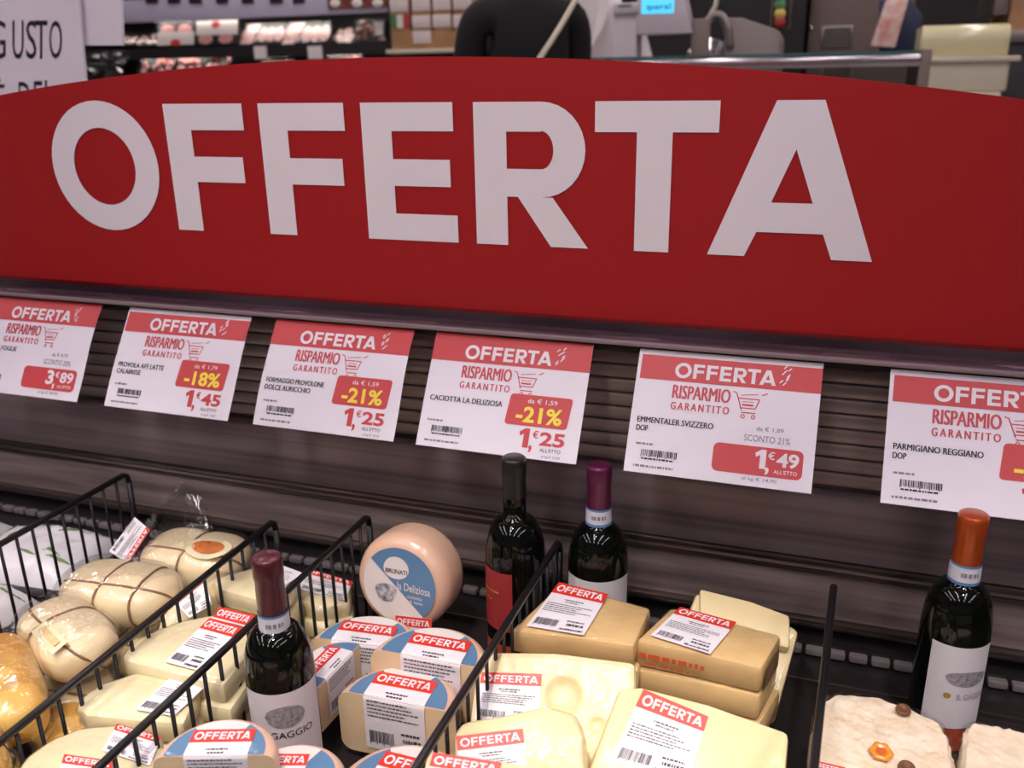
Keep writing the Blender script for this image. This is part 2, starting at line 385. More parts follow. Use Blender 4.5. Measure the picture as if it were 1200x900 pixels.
# ================================================================== PRICE TAGS
TW, TH = .208, .148
def make_tag(xc, label, spec, curl, twist, dz=0):
    t = thing('price_tag', label, 'price tag', (xc, SY - .004, Z(-.318) + dz)); t.rotation_euler = (math.radians(-32.8), twist, 0)
    rnd = random.Random(int(xc * 1000))
    def mp(u, v, off): return ((u - .5) * TW, -off - curl * math.sin(PI * v) - curl * .6 * math.sin(2 * PI * v) * (u - .3), -v * TH)
    def part(name, m, polys, off, parent=t):
        b = MB()
        for p_ in polys: b.add([mp(a, c, off + (.00015 if len(p_) > 2 else 0)) for a, c in p_[0]], p_[1])
        o_ = b.build(name, m, parent)
        if name in ('barcode', 'small_print', 'header_ornament'): o_['kind'] = 'stuff'
        return o_
    def grid(u0, v0, u1, v1, off, name, m, nu=6, nv=10, parent=t):
        b = MB()
        vv = [mp(u0 + (u1 - u0) * i / nu, v0 + (v1 - v0) * j / nv, off) for j in range(nv + 1) for i in range(nu + 1)]
        b.add(vv, [(j * (nu + 1) + i, (j + 1) * (nu + 1) + i, (j + 1) * (nu + 1) + i + 1, j * (nu + 1) + i + 1) for j in range(nv) for i in range(nu)])
        return b.build(name, m, parent, smooth=True)
    grid(0, 0, 1, 1, 0, 'card', 'paper', 8, 14)
    grid(-.01, -.10, .99, .03, -.0012, 'hanger_pocket', 'clear_plastic', 2, 2)
    hb = grid(spec.get('b0', .02), .045 if spec.get('b0', .02) > .005 else .0, 1.0 if spec.get('b0', .02) > .005 else 1, .245, .0005, 'header_band', 'tag_red', 6, 4)
    part('header_lettering', 'sign_white', [fit_off(.215, .095, .765, .215)], .0010, hb)
    orn = []
    for k in range(9):
        a = .78 + .045 * rnd.random(); b_ = .07 + .15 * (k / 9); orn.append(([(a, b_), (a + .006, b_ + .004), (a + .022, b_ - .02), (a + .016, b_ - .024)], [(0, 1, 2, 3)]))
    part('header_ornament', 'sign_white', orn, .0010, hb)
    part('slogan', 'slogan_red', fitb('RISPARMIO', .215, .275, .535, .385, .005) + fitb('GARANTITO', .215, .415, .535, .475, .003, 1.45), .0006)
    ic = []
    def line(u0, v0, u1, v1, w=.006):
        d = math.hypot(u1 - u0, (v1 - v0) * .7); nx, ny = -(v1 - v0) * .7 / d * w / 2, (u1 - u0) / d * w / 2 * 1.4
        ic.append(([(u0 + nx, v0 + ny), (u1 + nx, v1 + ny), (u1 - nx, v1 - ny), (u0 - nx, v0 - ny)], [(0, 1, 2, 3)]))
    line(.545, .285, .565, .295); line(.565, .295, .60, .43); line(.575, .335, .69, .335); line(.69, .335, .672, .41); line(.59, .41, .672, .41); line(.60, .445, .675, .445)
    line(.60, .36, .66, .36, .004); line(.60, .385, .66, .385, .01); line(.59, .31, .68, .295, .004); line(.70, .30, .73, .28)
    for cx in (.61, .665): ic.append(_ring(cx, .475, .012, .017, .007, .01, 0, 2 * PI, 10))
    part('cart_icon', 'slogan_red', ic, .0006)
    nm = []
    for k, s in enumerate(spec['name']):
        w = len(s) * .0222
        nm += fitb(s, .04, .555 + k * .068, .04 + w, .601 + k * .068, .0022) if not spec.get('cut') else fitb(s, .36 - w, .52 + k * .068, .36, .566 + k * .068, .0022)
    part('product_name', 'tag_ink', nm, .0006)
    part('barcode', 'tag_ink', barcode(.085, .815, .285, .865, 26, rnd) + dashes([(.09, .27, .885, .014)], rnd, .012), .0006)
    part('small_print', 'tag_grey', dashes([(.05, .15, .77, .018), (.05, .27, .945, .018)], rnd, .014), .0006)
    p = spec['price']; e, c = p.split(',')
    if spec['style'] == 'A':
        bd = part('price_badge', 'tag_red', [rrect(.55, .475, .93, .735, .02, 1.4, .06)], .0006)
        part('old_price', 'sign_white', [fit(spec['old'], .66, .505, .84, .55, .004)], .0011, bd)
        part('discount', 'tag_yellow', [fit(spec['disc'], .60, .575, .88, .71, .03)], .0011, bd)
        part('price', 'tag_red', [fit(e, .63, .755, .70, .915, .035), fit(',', .705, .89, .725, .955, .03), fit('\u20ac', .72, .765, .755, .83, .01), fit(c, .765, .77, .915, .885, .03)], .0006)
        part('unit_print', 'tag_ink', [fit("ALL'ETTO", .775, .905, .90, .935, .006), fit(spec['kg'], .79, .96, .90, .985, .0)], .0006)
    else:
        bd = part('price_badge', 'tag_red', [rrect(.475, .695, .945, .915, .03, 1.4, 0)], .0006)
        part('price', 'sign_white', [fit(e, .69, .715, .755, .86, .035), fit(',', .755, .845, .775, .905, .03), fit('\u20ac', .765, .725, .80, .785, .01), fit(c, .81, .725, .925, .835, .03), fit("ALL'ETTO", .80, .855, .92, .885, .006)], .0011, bd)
        part('discount_print', 'tag_grey', [fit(spec['old'], .69, .54, .83, .58, .004), fit(spec['disc'], .63, .61, .87, .66, .004)], .0006)
        part('unit_print', 'tag_grey', [fit(spec['kg'], .64, .93, .82, .965, .002)], .0006)
    return t
make_tag(-1.105, 'white card price tag reading 3,89 beside the provola tag', dict(style='B', name=['IN FOGLIE'], cut=True, price='3,89', old='da \u20ac 4,79', disc='SCONTO 20%', kg='al kg \u20ac 38,90', b0=.0), .003, 0)
make_tag(-.848, 'white card price tag for smoked provola reading 1,45 and -18%', dict(style='A', name=['PROVOLA AFF LATTE', 'CALABRESE'], price='1,45', old='da \u20ac 1,79', disc='-18%', kg='al kg \u20ac 14,50', b0=.012), .002, .0)
make_tag(-.60, 'white card price tag for provolone dolce reading 1,25 and -21%', dict(style='A', name=['FORMAGGIO PROVOLONE', 'DOLCE AURICCHIO'], price='1,25', old='da \u20ac 1,59', disc='-21%', kg='al kg \u20ac 12,50', b0=.0), .004, .0)
make_tag(-.361, 'white card price tag for caciotta reading 1,25 above two wine bottles', dict(style='A', name=['CACIOTTA LA DELIZIOSA'], price='1,25', old='da \u20ac 1,59', disc='-21%', kg='al kg \u20ac 12,50', b0=.0), .001, .0)
make_tag(-.096, 'white card price tag for emmentaler reading 1,49 in a red badge', dict(style='B', name=['EMMENTALER SVIZZERO', 'DOP'], price='1,49', old='da \u20ac 1,89', disc='SCONTO 21%', kg='al kg \u20ac 14,90'), .002, .0)
make_tag(.182, 'white card price tag for parmigiano above the orange capped bottle', dict(style='A', name=['PARMIGIANO REGGIANO', 'DOP'], price='1,25', old='da \u20ac 1,59', disc='-21%', kg='al kg \u20ac 12,50'), .001, .0)

# ================================================================== WIRE DIVIDERS
wire_mesh = None
def divider(xb, xf, y1, zt, label, y0=.24):
    global wire_mesh
    t = thing('wire_divider', label, 'divider', (xf, y0, Z(FL)), 0, 'black wire dividers of the cheese case')
    H = zt - FL; L = y1 - y0; dx = xb - xf
    P = lambda s, z: (dx * s, L * s, z)
    MB().tube([P(0, H), P(.5, H), P(1 - .012, H), P(1 - .003, H - .004), P(1, H - .014)], .0042, 10).build('top_rail', 'wire_black', t, smooth=True)
    MB().tube([P(1, H - .012), P(1, .006)], .0042, 10).build('end_post', 'wire_black', t, smooth=True)
    MB().tube([P(0, H), P(0, .006)], .0042, 10).build('end_post', 'wire_black', t, smooth=True)
    MB().tube([P(0, .006), P(1, .006)], .004, 10).build('bottom_rail', 'wire_black', t, smooth=True)
    nW = int(L / .0245)
    for k in range(1, nW):
        s = k / nW
        if wire_mesh is None:
            w = MB().tube([(0, 0, .006), (0, 0, .155)], .0021, 6).build('wire', 'wire_black', t, smooth=True); wire_mesh = w; w.location = P(s, 0); w.scale.z = (H - .004) / .155
        else:
            w = inst(wire_mesh, t, P(s, 0)); w.scale.z = (H - .004) / .155
    return t
divider(-.95, -.96, .965, -.556, 'black wire divider between white bags and string-tied cheeses')
divider(-.672, -.668, .925, -.570, 'black wire divider between string-tied cheeses and flat provolone wedges')
divider(-.545, -.549, .955, -.558, 'black wire divider between provolone wedges and caciotta halves')
divider(-.280, -.290, .955, -.552, 'black wire divider between caciotta halves and emmental slabs')
divider(.042, .012, .955, -.553, 'black wire divider beside the crumbly white cheese')

# ================================================================== WINE BOTTLES
def lens(cu, cv, ru, up, dn, n=16):
    out = []
    for i in range(n):
        a, b = [-1 + 2 * (i + d) / n for d in (0, 1)]; fa, fb_ = math.sqrt(1 - a * a), math.sqrt(1 - b * b)
        out.append(([(cu + a * ru, cv + dn * fa), (cu + b * ru, cv + dn * fb_), (cu + b * ru, cv - up * fb_), (cu + a * ru, cv - up * fa)], [(0, 1, 2, 3)]))
    return out
def bottle(px, py, Y, topz, R, label, cap, capm, band, glass, lab, ang):
    p = atY(px, py, Y); H = topz - FL; k = H / .30
    t = thing('wine_bottle', label, 'bottle', (p.x, Y, Z(FL)), ang)
    zs = H - .134                                  # where the shoulder starts
    prof = [(0, .004), (R * .6, .004), (R * .93, 0), (R, .006), (R, zs)]
    for i in range(1, 9):
        a = i / 8 * PI / 2; prof.append((.0141 + (R - .0141) * (math.cos(a)) ** .9, zs + .055 * math.sin(a)))
    prof += [(.0138, H - .055), (.0135, H - .01)]
    MB().lathe(prof, 48).build('glass', 'bottle_glass', t, smooth=True)
    c0 = H - cap
    MB().lathe([(.0146, c0), (.0143, H - .024), (.0150, H - .022), (.0150, H - .006), (.0142, H - .0015), (.0125, H), (0, H)], 32).build('capsule', capm, t, smooth=True)
    if band:
        bb = MB().lathe([(.0156, c0 - .021), (.0153, c0 + .001)], 32).build('neck_band', 'band_white', t, smooth=True)
        MB().lathe([(.0158, c0 - .021), (.0157, c0 - .0175)], 32).build('band_stripe', 'band_blue', bb, smooth=True)
        MB().lathe([(.0155, c0 - .001), (.0154, c0 + .0015)], 32).build('band_stripe', 'band_blue', bb, smooth=True)
        b = MB()
        for (u, w) in ((-.5, .12), (-.3, .2), (0, .2), (.3, .15), (.5, .1)):
            a = -PI / 2 + u; b.quad(*[(.0160 * math.cos(a + s * w / 2), .0160 * math.sin(a + s * w / 2), c0 - z_) for s, z_ in ((-1, .0115), (1, .0115), (1, .0065), (-1, .0065))])
        b.build('band_print', 'tag_grey', bb)
    def wrap(name, m, a0, a1, z0, z1, parent, off=.0006, n=20):
        return MB().lathe([(R + off, z0), (R + off, z1)], n, a0, a1).build(name, m, parent, smooth=True)
    C = -PI / 2
    def flat(polys, name, m, parent, z0, z1, w, off=.0011):
        b = MB()
        for v, f in polys: b.add([((R + off) * math.cos(C + (u - .5) * w / R), (R + off) * math.sin(C + (u - .5) * w / R), z1 + (z0 - z1) * vv) for u, vv in v], f)
        b.build(name, m, parent)
    if lab == 'villa':
        z1 = zs - .002; z0 = .018; w = 1.25
        l = wrap('label', 'wine_label', C - w, C + w, z0, z1, t)
        flat(lens(.5, .24, .24, .11, .11), 'emblem', 'emblem_grey', l, z0, z1, .085)
        flat([fit('IL GAGGIO', .18, .39, .82, .46, .004)], 'label_lettering', 'tag_ink', l, z0, z1, .085)
    elif lab == 'plain':
        wrap('label', 'wine_label', C - 1.25, C + 1.25, .018, zs - .003, t)
    elif lab == 'red':
        l = wrap('label', 'wine_red', C - 1.1, C + .35, .060, zs - .004, t)
        flat(dashes([(.0, .45, .35, .03), (.05, .3, .5, .03)], random.Random(3), .05), 'label_lettering', 'gold', l, .060, zs - .004, .08)
        wrap('lower_label', 'wine_orange', C - 1.1, C + .35, .022, .040, t)
    elif lab == 'orange':
        z1 = zs - .003; z0 = .043
        l = wrap('label', 'wine_label', C - .95, C + .95, z0, z1, t)
        flat(lens(.6, .36, .30, .07, .11), 'emblem', 'emblem_grey', l, z0, z1, .075)
        flat([fit('IL GAGGIO', .48, .56, .92, .63, .003)], 'label_lettering', 'tag_grey', l, z0, z1, .075)
        flat([([(.36 + .05 * math.cos(a), .59 + .035 * math.sin(a)) for a in [2 * PI * i / 12 for i in range(12)]], [tuple(range(11, -1, -1))])], 'gold_dot', 'gold', l, z0, z1, .075)
        wrap('lower_label', 'wine_orange', C - .95, C + .95, .014, z0 - .001, t)
    return t
bottle(330, 800, .655, -.445, .0352, 'wine bottle with burgundy capsule among the caciotta halves', .062, 'cap_burgundy', True, 0, 'villa', math.radians(36))
bottle(604, 640, .930, -.435, .0372, 'wine bottle with black capsule and small red label', .05, 'cap_black', False, 0, 'red', math.radians(-8))
bottle(701, 640, .952, -.441, .0370, 'wine bottle with violet capsule and blank white label', .055, 'cap_violet', True, 0, 'plain', math.radians(14))
bottle(1122, 720, .930, -.434, .0346, 'wine bottle with orange capsule and orange lower label', .055, 'cap_orange', True, 0, 'orange', math.radians(12))

# ================================================================== STICKERS
def sticker(parent, mp, rnd, header=True, nu=4, nv=10, text=True, hv=.24, name='offer_label'):
    b = MB(); b.add([mp(i / nu, j / nv, .0006) for j in range(nv + 1) for i in range(nu + 1)],
                    [(j * (nu + 1) + i, (j + 1) * (nu + 1) + i, (j + 1) * (nu + 1) + i + 1, j * (nu + 1) + i + 1) for j in range(nv) for i in range(nu)])
    card = b.build(name, 'sticker_white', parent, smooth=True)
    def part(nm, m, polys, off):
        b = MB()
        for v, f in polys: b.add([mp(u, w, off) for u, w in v], f)
        o_ = b.build(nm, m, card)
        if nm == 'fine_print': o_['kind'] = 'stuff'
    if header:
        ne = 6; part('header_band', 'sticker_red', [rect2(i / ne, hv * j / 2, (i + 1) / ne, hv * (j + 1) / 2) for i in range(ne) for j in range(2)], .0011)
        part('header_lettering', 'sign_white', [fit_off(.05, hv * .22, .95, hv * .82)], .0016)
    if text:
        o = hv if header else .02; s = 1 - o
        part('fine_print', 'sticker_ink', dashes([(.32, .68, o + .13 * s, .025), (.36, .62, o + .19 * s, .02)] + [(.06, .06 + rnd.uniform(.6, .88), o + (.28 + .055 * i) * s, .018) for i in range(5)] + [(.6, .9, o + .70 * s, .03), (.62, .92, o + .80 * s, .05), (.55, .95, o + .93 * s, .04)], rnd, .03)
             + barcode(.07, o + .72 * s, .48, o + .90 * s, 22, rnd), .0011)
    return card

# ================================================================== SLABS AND WEDGES
def slab(name, label, cat, pts, plane, th, m, bevel=.004, stickers=(), group=None, seg=2, rough=0, wrap=False, dents=()):
    """px outline of the upper face on a plane (p0 given by pixel+Z or point, normal); real thickness th below it"""
    p0, n = plane; n = Vector(n).normalized()
    T = [atP(x, y, p0, n) for x, y in pts]
    c = sum(T, Vector()) / len(T) - n * th
    t = thing(name, label, cat, c, 0, group)
    b = MB(); k = len(T); b.v = [tuple(p - c) for p in T] + [tuple(p - n * th - c) for p in T]
    b.f = [tuple(range(k)), tuple(range(2 * k - 1, k - 1, -1))] + [(i, k + i, k + (i + 1) % k, (i + 1) % k) for i in range(k)]
    bo = b.build('cheese_body', m, t, bevel=bevel, seg=seg)
    def refine(ob, ln, it):
        bm = bmesh.new(); bm.from_mesh(ob.data); bmesh.ops.triangulate(bm, faces=bm.faces)
        for _ in range(it):
            bmesh.ops.subdivide_edges(bm, edges=[e for e in bm.edges if e.calc_length() > ln], cuts=1); bmesh.ops.triangulate(bm, faces=bm.faces)
        bm.normal_update(); return bm
    if wrap or rough:
        wr = bo.copy(); wr.data = bo.data.copy(); COL.objects.link(wr); wr.name = 'plastic_wrap'; wr.parent = t; wr.data.materials.clear(); wr.data.materials.append(MATS['wrap_film'])
        bm = refine(wr, .007, 5)
        for v_ in bm.verts:
            p_ = v_.co; up = max(0, v_.normal.dot(n)); d_ = .0014 + rough * .6 + (noise.noise(p_ * 60 + Vector((c.x * 9, 0, 0))) * .0011 + noise.noise(p_ * 160) * .0008) * (1.35 - up); v_.co = p_ + v_.normal * max(d_, .0003)
        bm.to_mesh(wr.data); bm.free()
        for p_ in wr.data.polygons: p_.use_smooth = True
    if rough:
        bm = refine(bo, .0045, 6)
        for v_ in bm.verts:
            p_ = v_.co; d_ = noise.noise(p_ * 40) * .5 + noise.noise(p_ * 110) * .5 + noise.noise(p_ * 240) * .5
            v_.co = p_ + v_.normal * d_ * rough
        bm.to_mesh(bo.data); bm.free()
    if dents:
        bm = refine(bo, .004, 7)
        for (x, y, r_, dp) in dents:
            pc = atP(x, y, p0, n) - c
            for v_ in bm.verts:
                q_ = v_.co - pc; hh = q_.dot(n); rr = (q_ - n * hh).length
                if abs(hh) < .004 and rr < r_: v_.co = v_.co - n * dp * (1 - (rr / r_) ** 4)
        bm.to_mesh(bo.data); bm.free()
        for p_ in bo.data.polygons: p_.use_smooth = True
    lift = .0022 if (wrap or rough) else 0
    for q in stickers:
        quad, kw = q if isinstance(q, tuple) else (q, {})
        Q = [atP(x, y, p0, n) - c for x, y in quad]
        def mp(u, v, off, Q=Q): return (Q[0] * (1 - u) + Q[1] * u) * (1 - v) + (Q[3] * (1 - u) + Q[2] * u) * v + n * (off + lift)
        sticker(t, mp, random.Random(int(quad[0][0])), **kw)
    return t, c, n
def flatplane(z): return (Vector((0, 0, Z(z))), Vector((0, 0, 1)))
def copies(t, offs, labels):
    """further pieces lying under a piece: same kind, shifted and turned a little"""
    for (dx, dy, dz, rz), lb in zip(offs, labels):
        r = t.copy(); COL.objects.link(r); r.location = Vector(t.location) + Vector((dx, dy, dz)); r.rotation_euler.z = rz; r['label'] = lb
        for ch in t.children:
            if ch.name.startswith('cheese_body'):
                inst(ch, r)

# --- provolone wedges between the second and third divider
wg = 'flat provolone wedges'; ORD = ('second', 'third', 'fourth', 'fifth', 'sixth')
def wedge(label, pts, z, th, st, below):
    t, c, n = slab('provolone_wedge', label, 'cheese', pts, flatplane(z), th, 'provolone', .006, st, wg, wrap=True)
    k = int(round((z - th - FL) / (th + .001))); gap = (z - th - FL) / max(k, 1)
    copies(t, [((-1) ** i * .006, .008 * ((i % 3) - 1), -gap * (i + 1), .05 * (-1) ** i) for i in range(k)], [ORD[i] + ' ' + below for i in range(k)])
    return t
wedge('flat provolone wedge with two stacked offer stickers', [(142, 767), (160, 749), (185, 736), (215, 726), (255, 718), (292, 715), (296, 760), (262, 803), (235, 797), (190, 785), (150, 775)], -.588, .026,
      [([(246, 727), (285, 738), (231, 788), (193, 778)], {}), ([(258, 714), (300, 724), (288, 737), (249, 727)], dict(text=False, hv=.9))], 'provolone wedge from the top of the two-sticker stack')
wedge('flat provolone wedge with a white sticker turned sideways', [(88, 826), (100, 812), (122, 799), (160, 786), (208, 792), (236, 802), (216, 848), (170, 845), (100, 838)], -.600, .026,
      [([(200, 797), (240, 808), (204, 842), (158, 834)], dict(header=False))], 'provolone wedge from the top of the sideways-sticker stack')
wedge('flat provolone wedge with two offer stickers side by side', [(10, 915), (30, 886), (58, 866), (96, 851), (136, 848), (188, 858), (196, 890), (150, 945), (60, 950)], -.592, .026,
      [([(138, 851), (190, 866), (176, 900), (120, 882)], {}), ([(76, 887), (134, 895), (120, 940), (62, 932)], {})], 'provolone wedge from the top of the side-by-side-sticker stack')
wedge('flat provolone wedge by the burgundy capped bottle', [(249, 681), (262, 673), (297, 664), (330, 663), (352, 672), (330, 708), (300, 702), (255, 690)], -.604, .026,
      [([(332, 665), (356, 674), (322, 696), (296, 690)], dict(header=False))], 'provolone wedge from the top of the stack by the burgundy capsule')
wedge('provolone wedge with red banded sticker behind the divider wires', [(340, 686), (362, 668), (412, 684), (410, 706), (372, 712), (348, 702)], -.645, .026,
      [([(360, 668), (414, 684), (404, 706), (350, 692)], {})], 'provolone wedge from the top of the red banded stack')

# --- caciotta
RC, HC = .068, .076
def rim(R, H, r=.014, n=5):
    p = [(0, 0), (R - r, 0)] + [(R - r + r * math.sin(a), r - r * math.cos(a)) for a in [PI / 2 * i / n for i in range(1, n + 1)]]
    return p + [(R - r + r * math.cos(a), H - r + r * math.sin(a)) for a in [PI / 2 * i / n for i in range(0, n + 1)]] + [(0, H)]
_hw = {}; LPR = .055
def half_wheel(px, py, ztop, rotz, label, off=0.0, lift=None, blue=True, H=HC, R=RC, st=True, pos=None, sc=1.0):
    p = atZ(px, py, ztop) if pos is None else Vector(pos)
    t = thing('half_caciotta', label, 'cheese', (p.x, p.y, Z(ztop) - H * sc), rotz, 'half caciotta cheeses'); t.scale = (sc, sc, sc)
    if not _hw:
        pr = rim(R, H); _hw['rind'] = MB().lathe(pr, 28, 0, PI).build('rind', 'caciotta_rind', t, smooth=True)
        b = MB(); prof = pr[1:-1]; v = [(r, 0, z) for r, z in prof] + [(-r, 0, z) for r, z in reversed(prof)]; b.add(v, [tuple(range(len(v)))])
        _hw['cut'] = b.build('cut_face', 'caciotta_cut', t)
        b = MB(); k = 24; v = [(0, .001, H + .0006)] + [(LPR * math.cos(PI * i / k), .001 + LPR * math.sin(PI * i / k), H + .0006) for i in range(k + 1)]
        b.add(v, [(0, i + 1, i + 2) for i in range(k)]); _hw['top'] = b.build('top_print', 'label_blue', t)
        b = MB(); v = [(0, .001, H + .0010)] + [(LPR * math.cos(PI * i / k), .001 + LPR * math.sin(PI * i / k), H + .0010) for i in range(8, 18)]
        b.add(v, [(0, i + 1, i + 2) for i in range(9)]); w = b.build('print_white', 'pack_white', _hw['top'])
    else:
        inst(_hw['rind'], t); inst(_hw['cut'], t); w = inst(_hw['top'], t)
        for ch in _hw['top'].children: inst(ch, w)
    if st:
        l1 = .040; l2 = .066; L = l1 + l2; wd = .070
        def mp(u, v, o):
            d = v * L
            if d < l1 - .004: return (off + (u - .5) * wd, l1 - d, H + .0008 + o)
            if d < l1 + .004:
                a = (d - l1 + .004) / .008 * PI / 2; return (off + (u - .5) * wd, .004 - (.0045 + o) * math.sin(a) - .0002, H - .004 + (.0048 + o) * math.cos(a))
            return (off + (u - .5) * wd, -.0008 - o, H - (d - l1) )
        sticker(t, mp, random.Random(int(px)), hv=.19, nv=46)
    return t
half_wheel(424, 755, -.637, .10, 'half caciotta with draped offer sticker left of the full wheel', -.004)
half_wheel(500, 772, -.606, .04, 'half caciotta with draped sticker under the full wheel', .004)
half_wheel(463, 822, -.628, .04, 'half caciotta with draped sticker right of the burgundy capped bottle', -.002)
half_wheel(470, 925, -.637, .0, 'half caciotta by the emmental divider with sticker on its blue top', 0)
half_wheel(0, 0, -.637, 1.5, 'half caciotta turned sideways against the wire divider', 0, pos=(-.480, .750, 0), sc=.78)
half_wheel(250, 886, -.560, .34, 'half caciotta on top of its stack beside the wire divider', .002, sc=.8)
half_wheel(340, 912, -.592, .3, 'half caciotta with blue top print in front of the burgundy capped bottle', -.02, sc=.72)
q = atZ(250, 886, -.560); half_wheel(0, 0, -.560 - HC * .8 - .001, .25, 'half caciotta second in the stack beside the wire divider', 0, pos=(q.x + .004, q.y - .003, 0), st=False, sc=.8)
# full wheel standing on its rim
wc = atY(468, 686, .885)
wh = thing('caciotta_wheel', 'whole round caciotta standing on its rim with blue and white label', 'cheese', (wc.x, wc.y, wc.z))
zaxis = Vector((.0, -1, .14)).normalized(); xaxis = Vector((0, 0, 1)).cross(zaxis) * 1.0; xaxis.normalize(); yaxis = zaxis.cross(xaxis)
RW, HW = .0645, .070
wh.matrix_world = basis(xaxis, yaxis, zaxis, wc)
MB().lathe([(r, z - HW) for r, z in rim(RW, HW, .02, 6)], 48).build('rind', 'caciotta_rind', wh, smooth=True)
def disc(r, z, n=48, cut=None): return [(r * math.cos(2 * PI * i / n), r * math.sin(2 * PI * i / n), z) for i in range(n)]
LR = .050
dl = MB().add(disc(LR, .0006), [tuple(range(48))]).build('round_label', 'pack_white', wh)
a0, a1 = math.radians(-48), math.radians(142)
k = 30; v = [(LR * math.cos(a0 + (a1 - a0) * i / k), LR * math.sin(a0 + (a1 - a0) * i / k), .0010) for i in range(k + 1)]
MB().add(v, [tuple(range(k + 1))]).build('blue_field', 'label_blue', dl)
v = [(-.004 + .0175 * math.cos(a), .0215 + .0165 * math.sin(a) * (1 if math.sin(a) > 0 else .8), .0014) for a in [2 * PI * i / 28 for i in range(28)]]
MB().add(v, [tuple(range(28))]).build('logo_patch', 'pack_white', dl)
def wtext(s, x0, y0, x1, y1, bold, m, nm, sl=0):
    v, f, a = text2d(s, bold); MB().add([(x0 + p * (x1 - x0), y0 + q_ * (y1 - y0) + sl * p, .0018) for p, q_ in v], f).build(nm, m, dl)
wtext('BRUNATI', -.0185, .0155, .0115, .0215, .012, 'ink_black', 'logo_lettering')
wtext('la Deliziosa', -.002, -.0045, .043, .0060, .006, 'pack_white', 'name_lettering', -.003)
wtext('caciotta', .012, -.0140, .032, -.0095, .004, 'pack_white', 'kind_lettering', -.001); wtext('di latte', .014, -.0200, .033, -.0160, .004, 'pack_white', 'kind_lettering', -.001)
v = [(-.018 + .0145 * math.cos(a) * (1 + .12 * math.sin(3 * a)), -.012 + .0135 * math.sin(a) * (1 + .1 * math.cos(2 * a)), .0012) for a in [2 * PI * i / 24 for i in range(24)]]
MB().add(v, [tuple(range(24))]).build('cow_print', 'cow_grey', dl)
def mpw(u, v, o): return (-.004 + u * .05, -.040 - v * .045 + .004 * u, .0016 + o)
sticker(wh, mpw, random.Random(5), nu=2, nv=2, text=False, hv=.3)

# --- emmental and fontina
def tilt(px, py, Y, n): return (atY(px, py, Y), Vector(n).normalized())
t, c, n = slab('fontina_block', 'tan cheese block with offer sticker below the violet capped bottle', 'cheese', [(656, 684), (710, 698), (763, 712), (743, 757), (670, 746), (597, 739)], flatplane(-.575), .028, 'fontina', .005,
     [[(655, 685), (713, 699), (684, 747), (617, 736)]], wrap=True)
copies(t, [(.004, -.004, -.0295, .03), (-.003, .004, -.059, -.04), (.002, 0, -.0885, .02)], [o_ + ' tan cheese block from the top of the stack below the violet bottle' for o_ in ORD[:3]])
pl2 = flatplane(-.578)
t, c, n = slab('fontina_block', 'wrapped tan cheese block with red printed side and offer sticker', 'cheese', [(787, 711), (850, 727), (916, 744), (893, 783), (820, 766), (744, 751)], pl2, .032, 'fontina', .005,
     [[(797, 714), (863, 732), (832, 769), (762, 747)]], wrap=True)
ea = atP(744, 751, *pl2) - c; eb = atP(893, 783, *pl2) - c; ed = (eb - ea).normalized(); en = Vector((ed.y, -ed.x, 0)).normalized()
b = MB(); rnd = random.Random(11)
for v, f in dashes([(.006, .075, .35, .25), (.012, .06, .72, .1)], rnd, .006): b.add([tuple(ea + ed * u + en * .0032 + Vector((0, 0, -.004 - .026 * w))) for u, w in v], f)
b.build('side_print', 'print_orange', t)
ra = atP(916, 744, *pl2) - c; rd = (ra - eb).normalized(); rn = Vector((rd.y, -rd.x, 0)).normalized()
b = MB(); b.quad(*[tuple(eb + rd * s + rn * .0032 + Vector((0, 0, zz))) for s, zz in ((.006, -.028), (.05, -.028), (.05, -.005), (.006, -.005))]); b.build('rind', 'rind_brown', t)
copies(t, [(0, -.002, -.0335, .02), (.004, 0, -.067, -.03), (-.004, 0, -.1, .03)], ['tan cheese block directly under the red printed one', 'tan cheese block third in the red printed stack', 'tan cheese block at the bottom of the red printed stack'])
slab('cheese_slab', 'pale yellow cheese slab leaning behind the red printed block', 'cheese', [(816, 695), (930, 735), (936, 741), (908, 846), (860, 835), (775, 800)], tilt(870, 760, .915, (.12, -.62, .78)), .022, 'emmental', .004, wrap=True)
slab('cheese_slab', 'thin yellow cheese slab behind the leaning pale slab', 'cheese', [(820, 689), (880, 704), (926, 721), (926, 760), (820, 735)], tilt(870, 700, .955, (.1, -.5, .86)), .016, 'emmental', .004)
pE = tilt(650, 800, .725, (.02, -.62, .78))
t, c, n = slab('emmental_slab', 'large emmental slab with a round eye beside its sticker', 'cheese', [(560, 763), (650, 764), (745, 776), (744, 830), (700, 905), (640, 910), (545, 880)], pE, .034, 'emmental', .006,
     [[(565, 788), (635, 790), (631, 852), (556, 842)]], dents=((660, 815, .0185, .006), (700, 850, .008, .003)))
slab('emmental_slab', 'small emmental slab overlapping the large one with the eye', 'cheese', [(529, 862), (540, 845), (590, 837), (640, 826), (676, 836), (684, 862), (688, 930), (600, 945), (535, 935)], tilt(610, 870, .625, (.05, -.62, .78)), .03, 'emmental', .008,
     [[(535, 863), (613, 854), (620, 925), (541, 934)]])
slab('emmental_slab', 'emmental slab with offer sticker against the wire divider', 'cheese', [(500, 880), (545, 884), (600, 893), (650, 900), (640, 975), (480, 960)], tilt(545, 900, .545, (.0, -.55, .83)), .028, 'emmental', .006,
     [[(508, 882), (588, 894), (572, 965), (488, 950)]])
pF = tilt(810, 860, .70, (.18, -.5, .84))
slab('emmental_wedge', 'emmental wedge with tilted offer sticker below the red printed block', 'cheese', [(726, 806), (752, 804), (830, 824), (926, 858), (920, 935), (800, 960), (680, 925)], pF, .036, 'emmental', .006,
     [[(754, 808), (830, 840), (806, 916), (714, 893)]])
